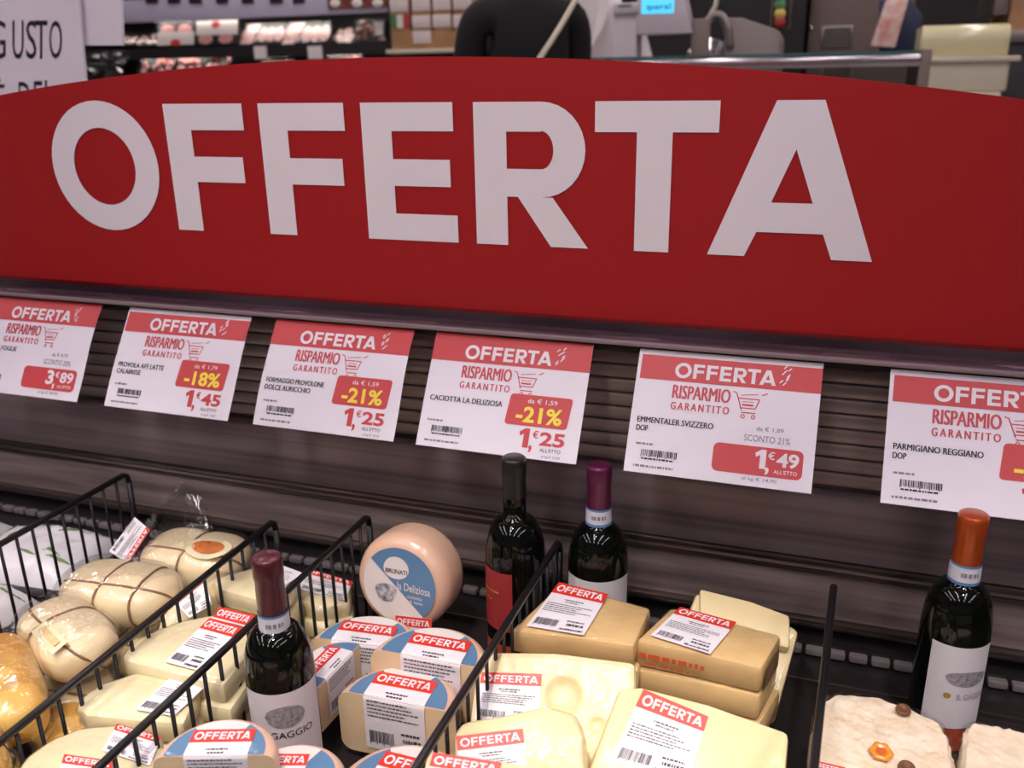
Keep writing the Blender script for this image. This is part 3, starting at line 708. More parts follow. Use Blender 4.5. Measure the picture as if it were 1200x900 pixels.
# hidden under-layer that carries the tilted slabs
for (x0, x1, y0, y1, z1, lb) in ((-.272, -.165, .52, .70, -.655, 'emmental block on the deck under the large slab'), (-.155, -.01, .56, .72, -.655, 'emmental block on the deck under the tilted wedge')):
    cx, cy = (x0 + x1) / 2, (y0 + y1) / 2
    t = thing('emmental_block', lb, 'cheese', (cx, cy, Z(FL)))
    MB().box(x0 - cx, x1 - cx, y0 - cy, y1 - cy, 0, z1 - FL).build('cheese_body', 'emmental', t, bevel=.006)

# --- crumbly cheese
pG = tilt(1030, 850, .80, (.0, -.16, .98))
t, c, n = slab('spotted_cheese', 'crumbly white cheese block with brown and orange spots', 'cheese', [(956, 838), (961, 820), (980, 811), (1027, 814), (1069, 829), (1104, 846), (1113, 866), (1120, 895), (1118, 945), (1020, 960), (946, 950), (952, 890)], pG, .045, 'grana', .004,
     [([(951, 893), (990, 902), (985, 950), (944, 940)], {})], seg=1, rough=.0034)
for (x, y, r, m1, nm) in ((1058, 835, .0075, 'spot_brown', 'brown_spot'), (1032, 884, .0105, 'spot_orange', 'orange_spot'), (1062, 903, .008, 'spot_brown', 'brown_spot')):
    pc = atP(x, y, *pG) - c + n * .003; b = MB(); k = 20; ux = Vector((1, 0, 0)); uy = n.cross(ux)
    pr = [(0, .0018), (r * .55, .0018), (r * .6, .0028), (r * .9, .0026), (r, .0002)]
    for i in range(k):
        a = 2 * PI * i / k; w = 1 + (.1 * math.cos(6 * a) if 'orange' in nm else 0)
        for rr, zz in pr: b.v.append(tuple(pc + ux * rr * w * math.cos(a) + uy * rr * w * math.sin(a) + n * zz))
    L = len(pr); b.f = [(i * L + j, i * L + j + 1, ((i + 1) % k) * L + j + 1, ((i + 1) % k) * L + j) for i in range(k) for j in range(L - 1)]
    so = b.build(nm, m1, t, smooth=True)
    if 'orange' in nm:
        MB().add([tuple(pc + ux * .0048 * math.cos(a) + uy * .0042 * math.sin(a) + n * .0022) for a in [2 * PI * i / 14 for i in range(14)]], [tuple(range(14))]).build('spot_centre', 'print_orange', so)
t2 = thing('spotted_cheese', 'crumbly white cheese block under the spotted one', 'cheese', (c.x, c.y, Z(FL)))
MB().box(-.06, .06, -.06, .06, 0, .05).build('cheese_body', 'grana', t2, bevel=.008)
pH = tilt(1165, 870, .79, (.0, -.12, .99))
slab('cheese_piece', 'film-wrapped ivory cheese piece in front of the orange capped bottle', 'cheese', [(1130, 852), (1140, 844), (1200, 855), (1260, 868), (1270, 930), (1180, 960), (1122, 945)], pH, .04, 'grana', .004, seg=1, rough=.0026)
t3 = thing('cheese_piece', 'ivory cheese piece beneath the film-wrapped one', 'cheese', (atP(1190, 900, *pH).x, .76, Z(FL)))
MB().box(-.055, .055, -.06, .05, 0, .055).build('cheese_body', 'grana', t3, bevel=.008)

# --- string tied cheeses
def prov_pt(L, Wd, Hh, t, phi, strings, pinch, grow=0, jit=0):
    e = (1 - abs(t) ** 4.0) ** .42 if abs(t) < 1 else 0
    for s in strings: e *= 1 - pinch * .8 * math.exp(-((t - s) / .09) ** 2)
    c, s_ = math.cos(phi), math.sin(phi); p = 2 / 2.7
    y = math.copysign(abs(c) ** p, c); z = math.copysign(abs(s_) ** p, s_)
    g = 1 - pinch * .6 * (math.exp(-((phi % PI - PI / 2 - .45) / .16) ** 2))
    v = Vector((t * L / 2 * (1 + grow / L * 2), y * (Wd / 2 * e * g + grow), z * (Hh / 2 * e * g + grow)))
    if jit: v += noise.noise_vector(v * 28) * jit
    return v
def provola(name, label, loc, rz, ry, L, Wd, Hh, m, strings=(-.35, .4), bag=True, cat='cheese', lengthwise=True, group=None, band=None):
    t = thing(name, label, cat, loc, 0, group); t.rotation_euler = (0, ry, rz)
    nt_, np_ = 36, 28
    def surf(grow, jit, pinch):
        b = MB(); b.v = [tuple(prov_pt(L, Wd, Hh, -1 + 2 * (i / nt_), 2 * PI * j / np_, strings, pinch, grow, jit)) for i in range(nt_ + 1) for j in range(np_)]
        b.f = [(i * np_ + j, (i + 1) * np_ + j, (i + 1) * np_ + (j + 1) % np_, i * np_ + (j + 1) % np_) for i in range(nt_) for j in range(np_)]; return b
    surf(0, .0012, .09).build('cheese_body', m, t, smooth=True)
    if strings:
        b = MB()
        for s in strings: b.tube([prov_pt(L, Wd, Hh, s, 2 * PI * j / 36, strings, .09, .0006) for j in range(36)], .0016, 6, True)
        if lengthwise:
            ph = PI / 2 + .45
            path = [prov_pt(L, Wd, Hh, -.97 + 1.94 * i / 30, ph, strings, .09, .0006) for i in range(31)] + [prov_pt(L, Wd, Hh, .97 - 1.94 * i / 30, ph + PI, strings, .09, .0006) for i in range(31)]
            b.tube(path, .0016, 6, True)
        b.build('string', 'string', t, smooth=True)
    if bag: surf(.0052, .0035, .05).build('plastic_wrap', 'film', t, smooth=True)
    return t
def Pz(x, y, z): return (x, y, Z(z))
TG = 'string-tied cheeses'
c1 = provola('tied_provola', 'string-tied cheese with oval orange label in a clear bag', Pz(-.785, .895, -.634), .05, .0, .15, .10, .066, 'provola', (.02,), True)
# oval label on its top
def top_of(x, y, Wd, Hh, o): return Vector((x, y, Hh / 2 * (1 - abs(y / (Wd / 2)) ** 2.7) ** (1 / 2.7) * .985 + o))
for (rx, ry_, o, m1, nm) in ((.034, .021, .0030, 'label_cream', 'oval_label'), (.024, .013, .0040, 'label_orange', 'oval_print')):
    b = MB(); k = 28; b.v = [tuple(top_of(.035, -.018, .10, .066, o))]
    for i in range(k):
        a = 2 * PI * i / k; b.v.append(tuple(top_of(.035 + rx * math.cos(a), -.018 + ry_ * math.sin(a), .10, .066, o)))
    b.f = [(0, 1 + i, 1 + (i + 1) % k) for i in range(k)]
    par = b.build(nm, m1, c1 if nm == 'oval_label' else par, smooth=True)
c1n = Vector((.35, -.75, .55)).normalized(); cp = atY(155, 634, .86)
Q = [atP(x, y, cp, c1n) - Vector(c1.location) for x, y in ((150, 661), (176, 621), (158, 606), (128, 646))]
inv = c1.rotation_euler.to_matrix().inverted()
Q = [inv @ q_ for q_ in Q]; nn = inv @ c1n
sticker(c1, lambda u, v, o: (Q[0] * (1 - u) + Q[1] * u) * (1 - v) + (Q[3] * (1 - u) + Q[2] * u) * v + nn * o, random.Random(2))
# flared mouth of the bag
fl = [(160, 626), (178, 604), (196, 585), (216, 563), (232, 577), (244, 596), (254, 616), (262, 632)]
b = MB(); base_px = [(172, 632), (184, 630), (196, 628), (208, 628), (220, 628), (234, 628), (248, 630), (258, 634)]
rows = 8
for j in range(rows + 1):
    s = j / rows
    for i in range(8):
        x = base_px[i][0] * (1 - s) + fl[i][0] * s; y = base_px[i][1] * (1 - s) + fl[i][1] * s
        p = atY(x, y, .915 + .03 * s); p = p + Vector((0, 1, 0)) * (noise.noise(Vector((x * .09, y * .09, 0))) * .016)
        b.v.append(tuple(inv @ (p - Vector(c1.location))))
b.f = [(j * 8 + i, j * 8 + i + 1, (j + 1) * 8 + i + 1, (j + 1) * 8 + i) for j in range(rows) for i in range(7)]
b.build('bag_mouth', 'bag_film', c1, smooth=True)
provola('tied_provola', 'plump string-tied cheese roll with two bands of string', Pz(-.815, .785, -.626), .10, 0, .152, .098, .062, 'provola', (-.1, .55))
c3 = provola('tied_provola', 'string-tied cheese with small cream label wrapped in film', Pz(-.812, .69, -.630), -.42, .02, .142, .088, .060, 'provola', (-.12,))
b = MB(); k = 12
b.v = [tuple(top_of(-.004 + .062 * i / k, -.018 - .018 * j, .088, .060, .003)) for j in range(2) for i in range(k + 1)]
b.f = [(i, k + 1 + i, k + 2 + i, i + 1) for i in range(k)]
lb = b.build('cream_label', 'label_cream', c3, smooth=True)
b = MB(); b.v = [tuple(top_of(.004 + .046 * i / k, -.023 - .008 * j, .088, .060, .0036)) for j in range(2) for i in range(k + 1)]
b.f = [(i, k + 1 + i, k + 2 + i, i + 1) for i in range(k)]; b.build('label_print', 'label_peach', lb, smooth=True)
provola('smoked_provola', 'yellow smoked cheese roll in film beside the cream labelled one', Pz(-.812, .600, -.636), -.60, .05, .17, .072, .066, 'provola_smoked', ())
provola('smoked_provola', 'yellow smoked cheese roll with string beside the second divider', Pz(-.755, .500, -.640), -.6, .05, .15, .072, .066, 'provola_smoked', (.1,))
provola('smoked_provola', 'orange smoked cheese lying under the yellow rolls', Pz(-.735, .60, -.690), -.5, 0, .12, .07, .046, 'provola_smoked', ())
provola('smoked_provola', 'smoked cheese on the deck under the yellow rolls', Pz(-.85, .54, -.690), -.3, 0, .14, .075, .046, 'provola_smoked', ())
for (x, y, lb) in ((-.80, .87, 'ivory tied cheese on the deck under the oval labelled one'), (-.80, .765, 'ivory tied cheese on the deck under the plump roll'), (-.83, .665, 'ivory tied cheese on the deck under the cream labelled one')):
    provola('tied_provola', lb, Pz(x, y, -.690), .1, 0, .15, .092, .046, 'provola', (0,))
c6 = provola('tied_provola', 'ivory cheese with upright offer sticker beside the second divider', Pz(-.708, .80, -.662), 1.5, 0, .13, .044, .10, 'provola', ())
c1n = Vector((.25, -.6, .75)).normalized(); cp = atY(228, 700, .775); inv = c6.rotation_euler.to_matrix().inverted()
Q6 = [inv @ (atP(x, y, cp, c1n) - Vector(c6.location)) for x, y in ((203, 704), (238, 674), (249, 708), (222, 724))]; n6 = inv @ c1n
sticker(c6, lambda u, v, o: (Q6[0] * (1 - u) + Q6[1] * u) * (1 - v) + (Q6[3] * (1 - u) + Q6[2] * u) * v + n6 * o, random.Random(4))

# --- white printed bags left of the first divider
def white_bag(loc, rz, L, Wd, Hh, label, sd):
    t = thing('cheese_bag', label, 'bag', loc, rz, 'white cheese bags with green print')
    n1, n2 = 26, 20; b = MB(); f = lambda x, y: Hh / 2 * max(0, (1 - abs(x) ** 3)) ** .5 * max(0, (1 - abs(y) ** 3)) ** .5
    for s in (1, -1):
        for i in range(n1 + 1):
            for j in range(n2 + 1):
                x, y = -1 + 2 * i / n1, -1 + 2 * j / n2; h_ = f(x, y)
                h_ += noise.noise(Vector((x * 3 + sd, y * 3, s))) * .008 * (h_ / (Hh / 2)) + noise.noise(Vector((x * 8 + sd, y * 8, s))) * .004
                b.v.append((x * L / 2, y * Wd / 2, Hh / 2 + s * h_ * (1 if s > 0 else .9)))
    N = (n1 + 1) * (n2 + 1)
    for s in (0, 1):
        for i in range(n1):
            for j in range(n2):
                a = s * N + i * (n2 + 1) + j; q_ = (a, a + n2 + 1, a + n2 + 2, a + 1); b.f.append(q_ if s == 0 else q_[::-1])
    b.build('bag_body', 'bag_white', t, smooth=True)
    rnd = random.Random(sd); pr = MB()
    for k in range(7):
        x0, y0, a = rnd.uniform(-.6, .6), rnd.uniform(-.6, .6), rnd.uniform(0, 6.3)
        for q_ in range(6):
            s0 = q_ * .07; cx = x0 + math.cos(a) * s0; cy = y0 + math.sin(a) * s0; wv = .035 * math.sin(PI * (q_ + .5) / 6)
            vs_ = []
            for (sa, sw) in ((0, -1), (.07, -1), (.07, 1), (0, 1)):
                x = cx + math.cos(a) * sa - math.sin(a) * wv * sw; y = cy + math.sin(a) * sa + math.cos(a) * wv * sw
                h_ = f(x, y); h_ += noise.noise(Vector((x * 3 + sd, y * 3, 1))) * .008 * (h_ / (Hh / 2)) + noise.noise(Vector((x * 8 + sd, y * 8, 1))) * .004
                vs_.append((x * L / 2, y * Wd / 2, Hh / 2 + h_ + .0012))
            pr.quad(*vs_)
    pr.build('green_print', 'leaf_green', t, smooth=True)['kind'] = 'stuff'
white_bag(Pz(-1.06, .885, -.715), .1, .19, .136, .075, 'white plastic cheese bag with green leaf print near the back wall', 1)
white_bag(Pz(-1.065, .735, -.715), -.1, .19, .136, .075, 'white plastic cheese bag with green leaf print, middle of the row', 2)
white_bag(Pz(-1.06, .585, -.715), .05, .19, .136, .07, 'white plastic cheese bag with green leaf print by the case front', 3)
white_bag(Pz(-1.27, .87, -.715), .1, .18, .15, .075, 'white plastic cheese bag with green leaf print, far from the divider', 4)

# ================================================================== BACKGROUND
# deli counter with curved glass
ct = thing('deli_counter', 'long deli counter with glass screen and chrome top rail', 'counter', (-1.3, 3.6, 0))
def db(name, m, x0, x1, y0, y1, z0, z1, bevel=0, parent=None): return MB().box(x0 + 1.3, x1 + 1.3, y0 - 3.6, y1 - 3.6, z0, z1).build(name, m, parent or ct, bevel=bevel)
gz = atY(900, 66, 3.4).z; gx = atY(1078, 80, 3.4).x
db('cabinet', 'case_dark', -2.1, gx, 3.42, 3.95, 0, .88); db('worktop', 'steel', -2.1, gx, 3.4, 4.0, .88, .92, .006)
db('glass_screen', 'counter_glass', -1.3, gx, 3.39, 3.398, .92, gz); db('glass_top', 'glass_edge', -1.3, gx, 3.395, 3.62, gz, gz + .008)
db('top_rail', 'chrome', -1.3, gx, 3.37, 3.388, gz - .040, gz - .004, .006)
db('end_post', 'steel_warm', gx - .005, gx + .03, 3.38, 3.41, .92, gz + .012, .004)
for x in (-.86, -.74): db('rail_clip', 'pack_white', x - .045, x + .045, 3.362, 3.37, gz - .034, gz - .012, .003)
db('rail_joint', 'black_plastic', -.815, -.79, 3.36, 3.372, gz - .042, gz, .002)

def pbox(x0, y0, x1, y1, Y):
    a = atY(x0, (y0 + y1) / 2, Y); b = atY(x1, (y0 + y1) / 2, Y); c_ = atY((x0 + x1) / 2, y0, Y); d = atY((x0 + x1) / 2, y1, Y); return a.x, b.x, d.z, c_.z

# scale with screen
x0, x1, z0, z1 = pbox(719, 10, 810, 62, 3.72)
sc = thing('deli_scale', 'white deli weighing scale with blue screen on the counter', 'scale', ((x0 + x1) / 2, 3.72, .92)); cx = (x0 + x1) / 2
def sb(name, m, xa, ya, xb, yb, Y, dp, zb=None, bevel=.006, parent=sc):
    a, b_, c_, d = pbox(xa, ya, xb, yb, Y); zb = c_ if zb is None else zb
    return MB().box(a - cx, b_ - cx, Y - 3.72, Y - 3.72 + dp, zb - .92, d - .92).build(name, m, parent, bevel=bevel)
sb('pillar', 'plastic_white', 719, 14, 746, 70, 3.72, .12, .925); sb('printer', 'plastic_white', 718, 3, 748, 16, 3.70, .14); sb('paper_slot', 'black_plastic', 724, 6, 740, 8, 3.697, .01, None, .001)
sb('rear_unit', 'black_plastic', 728, -8, 741, 3, 3.74, .05)
a, b_, c_, d = pbox(745, 12, 812, 40, 3.71)
hd = MB().prism([(a - cx, c_ - .92), (b_ - cx, c_ - .92), (b_ - cx - .05, d + .10 - .92), (a - cx + .005, d + .10 - .92)], 0, .10).build('head', 'plastic_white', sc, bevel=.006)
hd.rotation_euler = (PI / 2, 0, 0); hd.location = (0, .10 - .01, 0)
s_ = sb('screen', 'screen', 752, -14, 790, 16, 3.708, .006, None, .001)
a, b_, c_, d = pbox(758, 4, 786, 13, 3.704); v, f = fit('iperal', 0, 0, 1, 1, .01)
MB().add([(a - cx + u * (b_ - a), 3.704 - 3.72, d - .92 - w * (d - c_)) for u, w in v], f).build('screen_lettering', 'logo_dark', s_)
MB().lathe([(.05, .0), (.06, .30), (.075, .36), (.085, .40), (0, .405)], 28).build('weighing_bowl', 'black_plastic', sc, smooth=True, loc=(.0, .02, .0))
sb('base', 'steel', 716, 70, 782, 90, 3.70, .30, .92)

# slicer
x0, x1, z0, z1 = pbox(815, 20, 916, 64, 3.78); cx = (x0 + x1) / 2
sl = thing('meat_slicer', 'grey meat slicer with round blade guard on the counter', 'slicer', (cx, 3.78, .92))
a, b_, c_, d = pbox(850, 24, 916, 66, 3.80)
MB().prism([(a - cx, 0), (b_ - cx, 0), (b_ - cx, d - .92 - .07), (b_ - cx - .02, d - .92 - .035), (a - cx + .06, d - .92 + .01), (a - cx, d - .92 + .012)], 0, .2).build('housing', 'plastic_grey', sl, bevel=.008)
sl.children[-1].rotation_euler = (PI / 2, 0, 0); sl.children[-1].location = (0, .2, 0)
g = atY(838, 58, 3.78); b = MB(); b.tube([(g.x - cx + .055 * math.cos(u), 0, g.z - .92 + .125 * math.sin(u)) for u in [PI * i / 20 for i in range(21)]], .016, 10); b.build('blade_guard', 'steel', sl, smooth=True)
b = MB(); b.lathe([(0, 0), (.09, 0), (.095, .006), (0, .012)], 40); o = b.build('blade', 'chrome', sl, smooth=True); o.rotation_euler = (PI / 2, 0, 0); o.location = (g.x - cx - .03, .06, g.z - .92 - .05)
g = atY(822, 20, 3.78); h2_ = atY(842, 0, 3.78); MB().tube([(g.x - cx, 0, g.z - .92 - .03), (g.x - cx + .03, 0, g.z - .92), (h2_.x - cx - .01, 0, h2_.z - .92 - .02), (h2_.x - cx, 0, h2_.z - .92 + .05)], .008, 8).build('arm', 'strap', sl, smooth=True)
g = atY(822, 45, 3.76); MB().box(g.x - cx - .035, g.x - cx + .035, -.05, -.035, 0, g.z - .92 + .07).build('guard_plate', 'steel_warm', sl, bevel=.006)
MB().box(-.08, .17, -.04, .25, 0, .03).build('base', 'steel', sl, bevel=.006)

# tall black machine with button panel
x0, x1, z0, z1 = pbox(832, -60, 946, 60, 4.75)
mc = thing('black_cabinet', 'tall black cabinet with round coloured buttons behind the counter', 'cabinet', ((x0 + x1) / 2, 5.0, 0)); cx = (x0 + x1) / 2
MB().box(x0 - cx, x1 - cx, -.25, .3, 0, 2.3).build('body', 'black_plastic', mc, bevel=.01)
a, b_, c_, d = pbox(905, -10, 926, 32, 4.74); bp_ = MB().box(a - cx, b_ - cx, -.262, -.25, c_, d).build('button_panel', 'fridge_black', mc, bevel=.003)
MB().box(a - cx - .005, b_ - cx + .005, -.256, -.25, c_ - .005, d + .005).build('panel_frame', 'steel_warm', mc)
for yy, m1 in ((-4, 'button_blue'), (5, 'button_green'), (16, 'button_yellow'), (26, 'button_red')):
    g = atY(914, yy, 4.735); o = MB().lathe([(0, .008), (.022, .008), (.026, 0)], 20).build('button', m1, mc, smooth=True); o.rotation_euler = (PI / 2, 0, 0); o.location = (g.x - cx, -.262, g.z)
# steel column with vents
x0, x1, z0, z1 = pbox(947, 0, 1068, 80, 4.85); cx = (x0 + x1) / 2
cl = thing('steel_column', 'beige steel column with louvred vents', 'column', (cx, 5.1, 0))
MB().box(x0 - cx, x1 - cx, -.25, .25, 0, 3.4).build('cladding', 'steel_warm', cl, bevel=.006)
for (xa, ya, xb, yb) in ((962, 30, 999, 56), (962, 74, 999, 100)):
    a, b_, c_, d = pbox(xa, ya, xb, yb, 4.84); vt = MB().box(a - cx, b_ - cx, -.258, -.25, c_, d).build('vent_frame', 'steel', cl, bevel=.003); MB().box(a - cx + .012, b_ - cx - .012, -.260, -.256, c_ + .012, d - .012).build('vent_recess', 'black_plastic', vt)
    for k in range(6):
        zz = c_ + (d - c_) * (k + .7) / 6.4; MB().box(a - cx + .015, b_ - cx - .015, -.268, -.259, zz - .005, zz + .003).build('slat', 'steel', vt)
g = atY(950, 33, 4.84); o = MB().lathe([(0, .006), (.008, .006), (.01, 0)], 12).build('screw', 'chrome', cl, smooth=True); o.rotation_euler = (PI / 2, 0, 0); o.location = (g.x - cx, -.25, g.z)
# hanging ham pack
hp = [atY(x, y, 4.3) for x, y in ((1020, 54), (1049, 56), (1068, -12), (1044, -16))]; c_ = sum(hp, Vector()) / 4
hk = thing('ham_pack', 'tilted pink and white ham pack hanging by the steel column', 'package', c_)
b = MB(); b.v = [tuple(p - c_) for p in hp] + [tuple(p - c_ + Vector((0, .035, 0))) for p in hp]; b.f = [(0, 1, 2, 3), (7, 6, 5, 4), (0, 4, 5, 1), (1, 5, 6, 2), (2, 6, 7, 3), (3, 7, 4, 0)]
b.build('front_sheet', 'ham', hk, bevel=.006)
hp = [atY(x, y, 4.36) for x, y in ((1030, 62), (1072, 62), (1082, 20), (1062, -10), (1030, 0))]
b = MB(); b.v = [tuple(p - c_) for p in hp] + [tuple(p - c_ + Vector((0, .05, 0))) for p in hp]; b.f = [(0, 1, 2, 3, 4), (9, 8, 7, 6, 5)] + [(i, 5 + i, 5 + (i + 1) % 5, (i + 1) % 5) for i in range(5)]
b.build('blue_bag', 'pack_blue', hk, bevel=.01)
MB().tube([Vector((.06, .04, .15)), Vector((.06, .04, 3.4 - c_.z))], .003, 6).build('hook_wire', 'chrome', hk)
# wrapping machine
x0, x1, z0, z1 = pbox(1080, 28, 1184, 66, 3.9); cx = (x0 + x1) / 2
wm = thing('wrapping_machine', 'white wrapping machine with rounded cream lid', 'machine', (cx, 4.1, 0))
rl = (z1 - z0); b = MB(); pr = [(-.2, z0), (-.2, z1 - .05)] + [(-.2 + .06 - .06 * math.cos(a), z1 - .05 + .05 * math.sin(a)) for a in [PI / 2 * i / 6 for i in range(1, 7)]] + [(.15, z1), (.15, z0)]
k = len(pr); b.v = [(x0 - cx, y, z) for y, z in pr] + [(x1 - cx, y, z) for y, z in pr]; b.f = [tuple(range(k)), tuple(range(2 * k - 1, k - 1, -1))] + [(i, k + i, k + (i + 1) % k, (i + 1) % k) for i in range(k)]
b.build('lid', 'cream_lid', wm, bevel=.006)
a, b_, c_, d = pbox(1082, 66, 1196, 72, 3.88); MB().box(a - cx, b_ - cx, -.23, .22, d - .02, d).build('lid_rim', 'tub', wm, bevel=.006)
a, b_, c_, d = pbox(1086, 70, 1182, 108, 3.89); MB().box(a - cx, b_ - cx, -.21, .2, c_, d).build('tub', 'tub', wm, bevel=.012)
a, b_, c_, d = pbox(1078, 108, 1172, 122, 3.87); MB().box(a - cx, b_ - cx, -.24, .2, c_, d).build('lower_rim', 'tub', wm, bevel=.008)
MB().box(a - cx + .02, b_ - cx - .02, -.2, .2, 0, c_).build('stand', 'steel', wm, bevel=.006)
# brown cupboard behind the machine
x0, x1, z0, z1 = pbox(1182, -20, 1330, 60, 4.9)
cu = thing('brown_cupboard', 'brown cupboard with steel side behind the wrapping machine', 'cupboard', ((x0 + x1) / 2, 5.2, 0)); cx = (x0 + x1) / 2
MB().box(x0 - cx, x1 - cx, -.3, .3, 0, 2.6).build('body', 'cardboard', cu, bevel=.01)
a, b_, c_, d = pbox(1166, -20, 1184, 17, 4.88); MB().box(a - cx, b_ - cx, -.32, .25, c_, d).build('side_sheet', 'steel', cu, bevel=.004)
a, b_, c_, d = pbox(1182, 33, 1330, 48, 4.87); MB().box(a - cx, b_ - cx, -.33, -.3, c_, d).build('chrome_band', 'steel', cu, bevel=.004)
MB().box(x0 - cx, x1 - cx, -.31, -.3, 0, c_).build('dark_door', 'fridge_black', cu, bevel=.003)

# cartons with labels
x0, x1, z0, z1 = pbox(456, -40, 550, 58, 4.5); cx = (x0 + x1) / 2
cr = thing('carton_display', 'brown carton covered in white labels with a tricolour flag', 'carton', (cx, 4.7, 0))
MB().box(x0 - cx, x1 - cx, -.2, .25, z0 - .02, z1).build('box', 'cardboard', cr, bevel=.008)
a, b_, c_, d = pbox(453, 57, 552, 62, 4.48); MB().box(a - cx, b_ - cx, -.23, .27, c_, d).build('tray_edge', 'strap', cr, bevel=.003)
MB().box(x0 - cx + .03, x1 - cx - .03, -.18, .22, 0, c_).build('stand', 'fridge_black', cr)
for (xa, ya) in ((457, -1), (483, -2), (507, -3), (531, -4), (483, 18), (507, 17), (531, 17), (484, 36), (457, -20), (483, -21), (507, -22), (531, -22)):
    a, b_, c_, d = pbox(xa, ya, xa + 21, ya + 15, 4.496); MB().box(a - cx, b_ - cx, -.208, -.2, c_, d).build('label_card', 'carton_label', cr, bevel=.002)
for k, m1 in enumerate(('flag_green', 'flag_white', 'flag_red')):
    a, b_, c_, d = pbox(458 + k * 7.4, 17, 465.4 + k * 7.4, 33, 4.496); MB().box(a - cx, b_ - cx, -.208, -.2, c_, d).build('flag_stripe', m1, cr)
for xa in (480, 505, 529): a, b_, c_, d = pbox(xa, -30, xa + 1.6, 36, 4.497); MB().box(a - cx, b_ - cx, -.205, -.2, c_, d).build('box_seam', 'fridge_black', cr)

# wall fridge with meat packs
FX = -3.4; FY = 5.0
fr = thing('meat_fridge', 'black wall fridge with lit shelves of packed meat', 'fridge', (FX, 5.5, 0))
xl = atY(60, 40, FY).x; xr = atY(456, 40, FY).x
def fb(name, m, x0, x1, y0, y1, z0, z1, bevel=0): return MB().box(x0 - FX, x1 - FX, y0 - 5.5, y1 - 5.5, z0, z1).build(name, m, fr, bevel=bevel)
s1 = atY(300, 54, FY).z; s0 = atY(300, 88, FY).z; s2 = atY(300, 20, FY).z
fb('back', 'fridge_black', xl, xr, 5.68, 5.75, 0, 2.4); fb('side', 'fridge_black', xr, xr + .05, 5.0, 5.75, 0, 2.4); fb('side', 'fridge_black', xl - .05, xl, 5.0, 5.75, 0, 2.4)
fb('canopy', 'fridge_black', xl, xr, 4.95, 5.75, 2.2, 2.4); fb('base', 'fridge_black', xl, xr, 4.9, 5.75, 0, .5)
fb('shelf', 'fridge_black', xl, xr, FY, 5.68, s1 - .03, s1); fb('shelf', 'fridge_black', xl, xr, FY - .1, 5.68, s0 - .06, s0 - .03); fb('shelf', 'fridge_black', xl, xr, FY + .05, 5.68, s2 + .045, s2 + .06)
fb('price_rail', 'rail_lilac', xl, xr, FY + .03, FY + .05, s2 - .0, s2 + .13, .004)
fb('shelf_lamp', 'lamp_shelf', xl + .1, xr - .1, FY + .10, FY + .16, s2 + .015, s2 + .035)
fb('shelf_lamp', 'lamp_shelf', xl + .1, xr - .1, FY + .05, FY + .09, s1 - .045, s1 - .031); fb('shelf_lip', 'fridge_black', xl, xr, FY - .002, FY + .01, s1 - .06, s1 + .004)
for (xa, xb) in ((170, 184), (196, 210), (221, 235), (253, 266), (283, 296), (316, 330), (343, 356)):
    a, b_, c_, d = pbox(xa, -6, xb, 4, FY + .02); fb('rail_clip', 'fridge_black', a, b_, FY + .02, FY + .03, c_, d)
a, b_, c_, d = pbox(382, -10, 454, 9, FY + .0); fb('rail_board', 'sausage', a, b_, FY + .015, FY + .03, c_, d)
for xa in (385, 411, 435):
    a, b_, c_, d = pbox(xa, 0, xa + 10, 7, FY - .01); g = Vector(((a + b_) / 2, FY, (c_ + d) / 2)); o = MB().lathe([(0, .004), (.03, .003), (.034, 0)], 16).build('round_badge', 'pack_white', fr, smooth=True); o.rotation_euler = (PI / 2, 0, 0); o.location = (g.x - FX, FY + .014 - 5.5, g.z); o.scale.y = .7
for (xa, xb) in ((298, 312), (361, 377)):
    a, b_, c_, d = pbox(xa, 54, xb, 69, FY - .01); fb('price_slip', 'pack_white', a, b_, FY - .012, FY - .002, c_, d)

